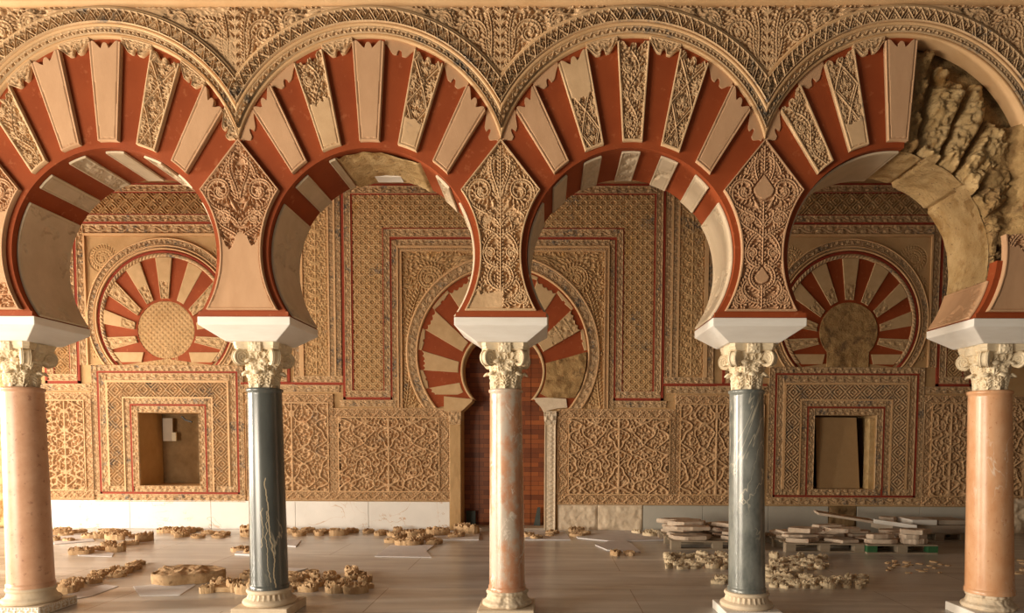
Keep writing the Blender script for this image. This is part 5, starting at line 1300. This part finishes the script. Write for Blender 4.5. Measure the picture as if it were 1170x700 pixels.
def slab_mesh(seed, thick, asp, jag=0.2):
    r = np.random.RandomState(seed); kn = r.randint(5, 8); n = 40
    ka = np.sort(np.linspace(0, 2*PI, kn, endpoint=False)+0.5*(r.rand(kn)-0.5)); kp = np.stack([np.cos(ka), asp*np.sin(ka)], -1)*(0.5*(1-jag*r.rand(kn)))[:, None]
    t = np.linspace(0, kn, n, endpoint=False); i = t.astype(int); f = (t-i)[:, None]; q = kp[i]*(1-f)+kp[(i+1) % kn]*f; q = q+0.012*(r.rand(n, 2)-0.5)
    P = []
    for sc, z in ((0.95, 0), (1.0, 0.25), (1.0, 0.75), (0.97, 1.0), (0.75, 1.0), (0.4, 1.0), (0.01, 1.0)):
        P.append(np.concatenate([q*sc, (thick*(z+(0.25*(fbm(q[:, 0]*sc*6+seed, q[:, 1]*sc*6, seed)-0.5) if z > 0.5 else 0)))[:, None] if z > 0.5 else np.full((n, 1), thick*z)], 1))
    return MB().grid(np.stack(P), False, True)
SL = []
for i in range(9):
    ob = slab_mesh(200+i, 0.10+0.06*(i % 3)/2, 0.5+0.08*(i % 4), 0.32).build('stone_slab', 'slab'); SL.append(ob.data); bpy.data.objects.remove(ob)
def stones(p, n, lab, size=0.55, layers=2, seed=1):
    r = random.Random(seed); xa, ya, W, D, h = p; z = h+0.002; k = 0
    for L in range(layers):
        cols = max(2, int(W/size*1.05)); rows = max(1, int(D/(size*0.62)))
        for j in range(rows):
            for i in range(cols):
                if k >= n: return
                if L and r.random() < (0.30, 0.30, 0.6)[L]: continue
                x = xa+W*(i+0.5)/cols+r.uniform(-0.05, 0.05); y = ya+D*(j+0.5)/rows+r.uniform(-0.03, 0.03)
                s = min(W/cols, D/rows/0.62)*r.uniform(0.95, 1.25)
                o = put(r.choice(SL), 'stone_slab', x, y, s, lab, lab, 0.50/s*r.uniform(0.75, 1.05), z+L*0.070, 'stone slab', r.choice((0, PI))+r.uniform(-0.12, 0.12)); k += 1
p1 = pallet(767, 872, 628, 1.25, 'low pallet of broken slabs partly behind the blue-grey column', mat='pallet')
stones(p1, 26, 'broken flat slab stacked on the pallet behind the blue-grey column', 0.62, 3, 3)
p2 = pallet(898, 986, 631, 1.15, 'grey pallet of small stones right of the blue-grey column')
stones(p2, 30, 'broken slab on the grey pallet right of the blue-grey column', 0.52, 3, 4)
p3 = pallet(991, 1070, 632.5, 0.9, 'pallet with green painted corner blocks', paint=True)
stones(p3, 20, 'broken slab on the pallet with green corner blocks', 0.48, 3, 5)
p4 = pallet(1040, 1106, 618, 0.72, 'dark pallet of large flat slabs beside the orange column')
xa, ya, W, D, h = p4
o = bevel(MB().box(xa-0.30, xa+W+0.03, ya-0.02, ya+D, h+0.002, h+0.12).build('flat_slab', 'slabg'), 0.006); tag(o, 'large dusty grey slab lying on the dark pallet', 'slab')
o = bevel(MB().box(xa+0.02, xa+0.42, ya+0.0, ya+0.5, h+0.125, h+0.21).build('cut_slab', 'slabw'), 0.005); tag(o, 'clean white cut slab on top of the large grey slab', 'slab')
o = bevel(MB().box(xa+0.46, xa+W, ya+0.05, ya+0.55, h+0.125, h+0.20).build('cut_slab', 'slabg'), 0.005); tag(o, 'dusty cut slab on the large grey slab, next to the clean white one', 'slab')
o = put(SL[2], 'stone_slab', xa-0.18, ya+0.42, 0.4, 'thin yellowish slab lying on the edge of the large grey slab', None, 1.4, h+0.125, 'stone slab', 0.1)
o = bevel(MB().raw([(xa-0.62, ya-0.08, 0.155+0.14), (xa-0.06, ya-0.30, 0.10+0.13), (xa-0.04, ya-0.22, 0.10+0.13), (xa-0.60, ya+0.0, 0.155+0.14),
                    (xa-0.62, ya-0.08, 0.22+0.14), (xa-0.06, ya-0.30, 0.165+0.13), (xa-0.04, ya-0.22, 0.165+0.13), (xa-0.60, ya+0.0, 0.22+0.14)],
                   [(3, 2, 1, 0), (4, 5, 6, 7), (0, 1, 5, 4), (1, 2, 6, 5), (2, 3, 7, 6), (3, 0, 4, 7)]).build('white_strip', 'slabw'), 0.004); tag(o, 'narrow white stone strip across the stones on the green cornered pallet', 'slab')
# long thin plank leaning over the middle stones
xa, ya = onfloor(934, 616); o = bevel(MB().raw([(xa, ya, 0.40), (xa+0.9, ya-0.1, 0.27), (xa+1.0, ya+0.35, 0.27), (xa+0.1, ya+0.45, 0.40), (xa, ya, 0.44), (xa+0.9, ya-0.1, 0.31), (xa+1.0, ya+0.35, 0.31), (xa+0.1, ya+0.45, 0.44)],
    [(3, 2, 1, 0), (4, 5, 6, 7), (0, 1, 5, 4), (1, 2, 6, 5), (2, 3, 7, 6), (3, 0, 4, 7)]).build('tilted_slab', 'slab'), 0.005); tag(o, 'thin tilted slab resting on the stones before the mortar patch', 'slab')

# ================================================================== LIGHT
w = bpy.data.worlds.new('world'); bpy.context.scene.world = w; w.use_nodes = True
bg = w.node_tree.nodes['Background']; bg.inputs['Color'].default_value = (1.0, 0.86, 0.70, 1); bg.inputs['Strength'].default_value = 0.12
def area(name, loc, target, sx, sy, power, col, spread=PI):
    l = bpy.data.lights.new(name, 'AREA'); l.shape = 'RECTANGLE'; l.size = sx; l.size_y = sy; l.energy = power; l.color = col; l.spread = spread
    o = bpy.data.objects.new(name, l); C.objects.link(o); o.location = loc
    o.rotation_euler = (Vector(target)-Vector(loc)).to_track_quat('-Z', 'Y').to_euler(); return o
area('doorway_daylight', (-13.8, 4.4, 2.4), (0, 6.0, 1.0), 0.9, 3.0, 1900, (1.0, 0.88, 0.72))
area('aisle_doorway_daylight', (-13.8, 9.2, 1.9), (-2, 10.0, 1.0), 2.4, 3.4, 850, (1.0, 0.86, 0.67))
area('front_left_fill', (-8.0, -1.0, 1.2), (0, 6.2, 2.6), 4.5, 2.2, 1000, (1.0, 0.86, 0.68))  # added fill light, low at front left, to brighten the arcade face
sc = bpy.context.scene
sc.view_settings.view_transform = 'Standard'; sc.view_settings.look = 'None'; sc.view_settings.gamma = 1; sc.view_settings.use_curve_mapping = False
sc.view_settings.exposure = 0.06
sc.cycles.use_denoising = True
sc.cycles.max_bounces = 6; sc.cycles.diffuse_bounces = 4; sc.cycles.glossy_bounces = 2
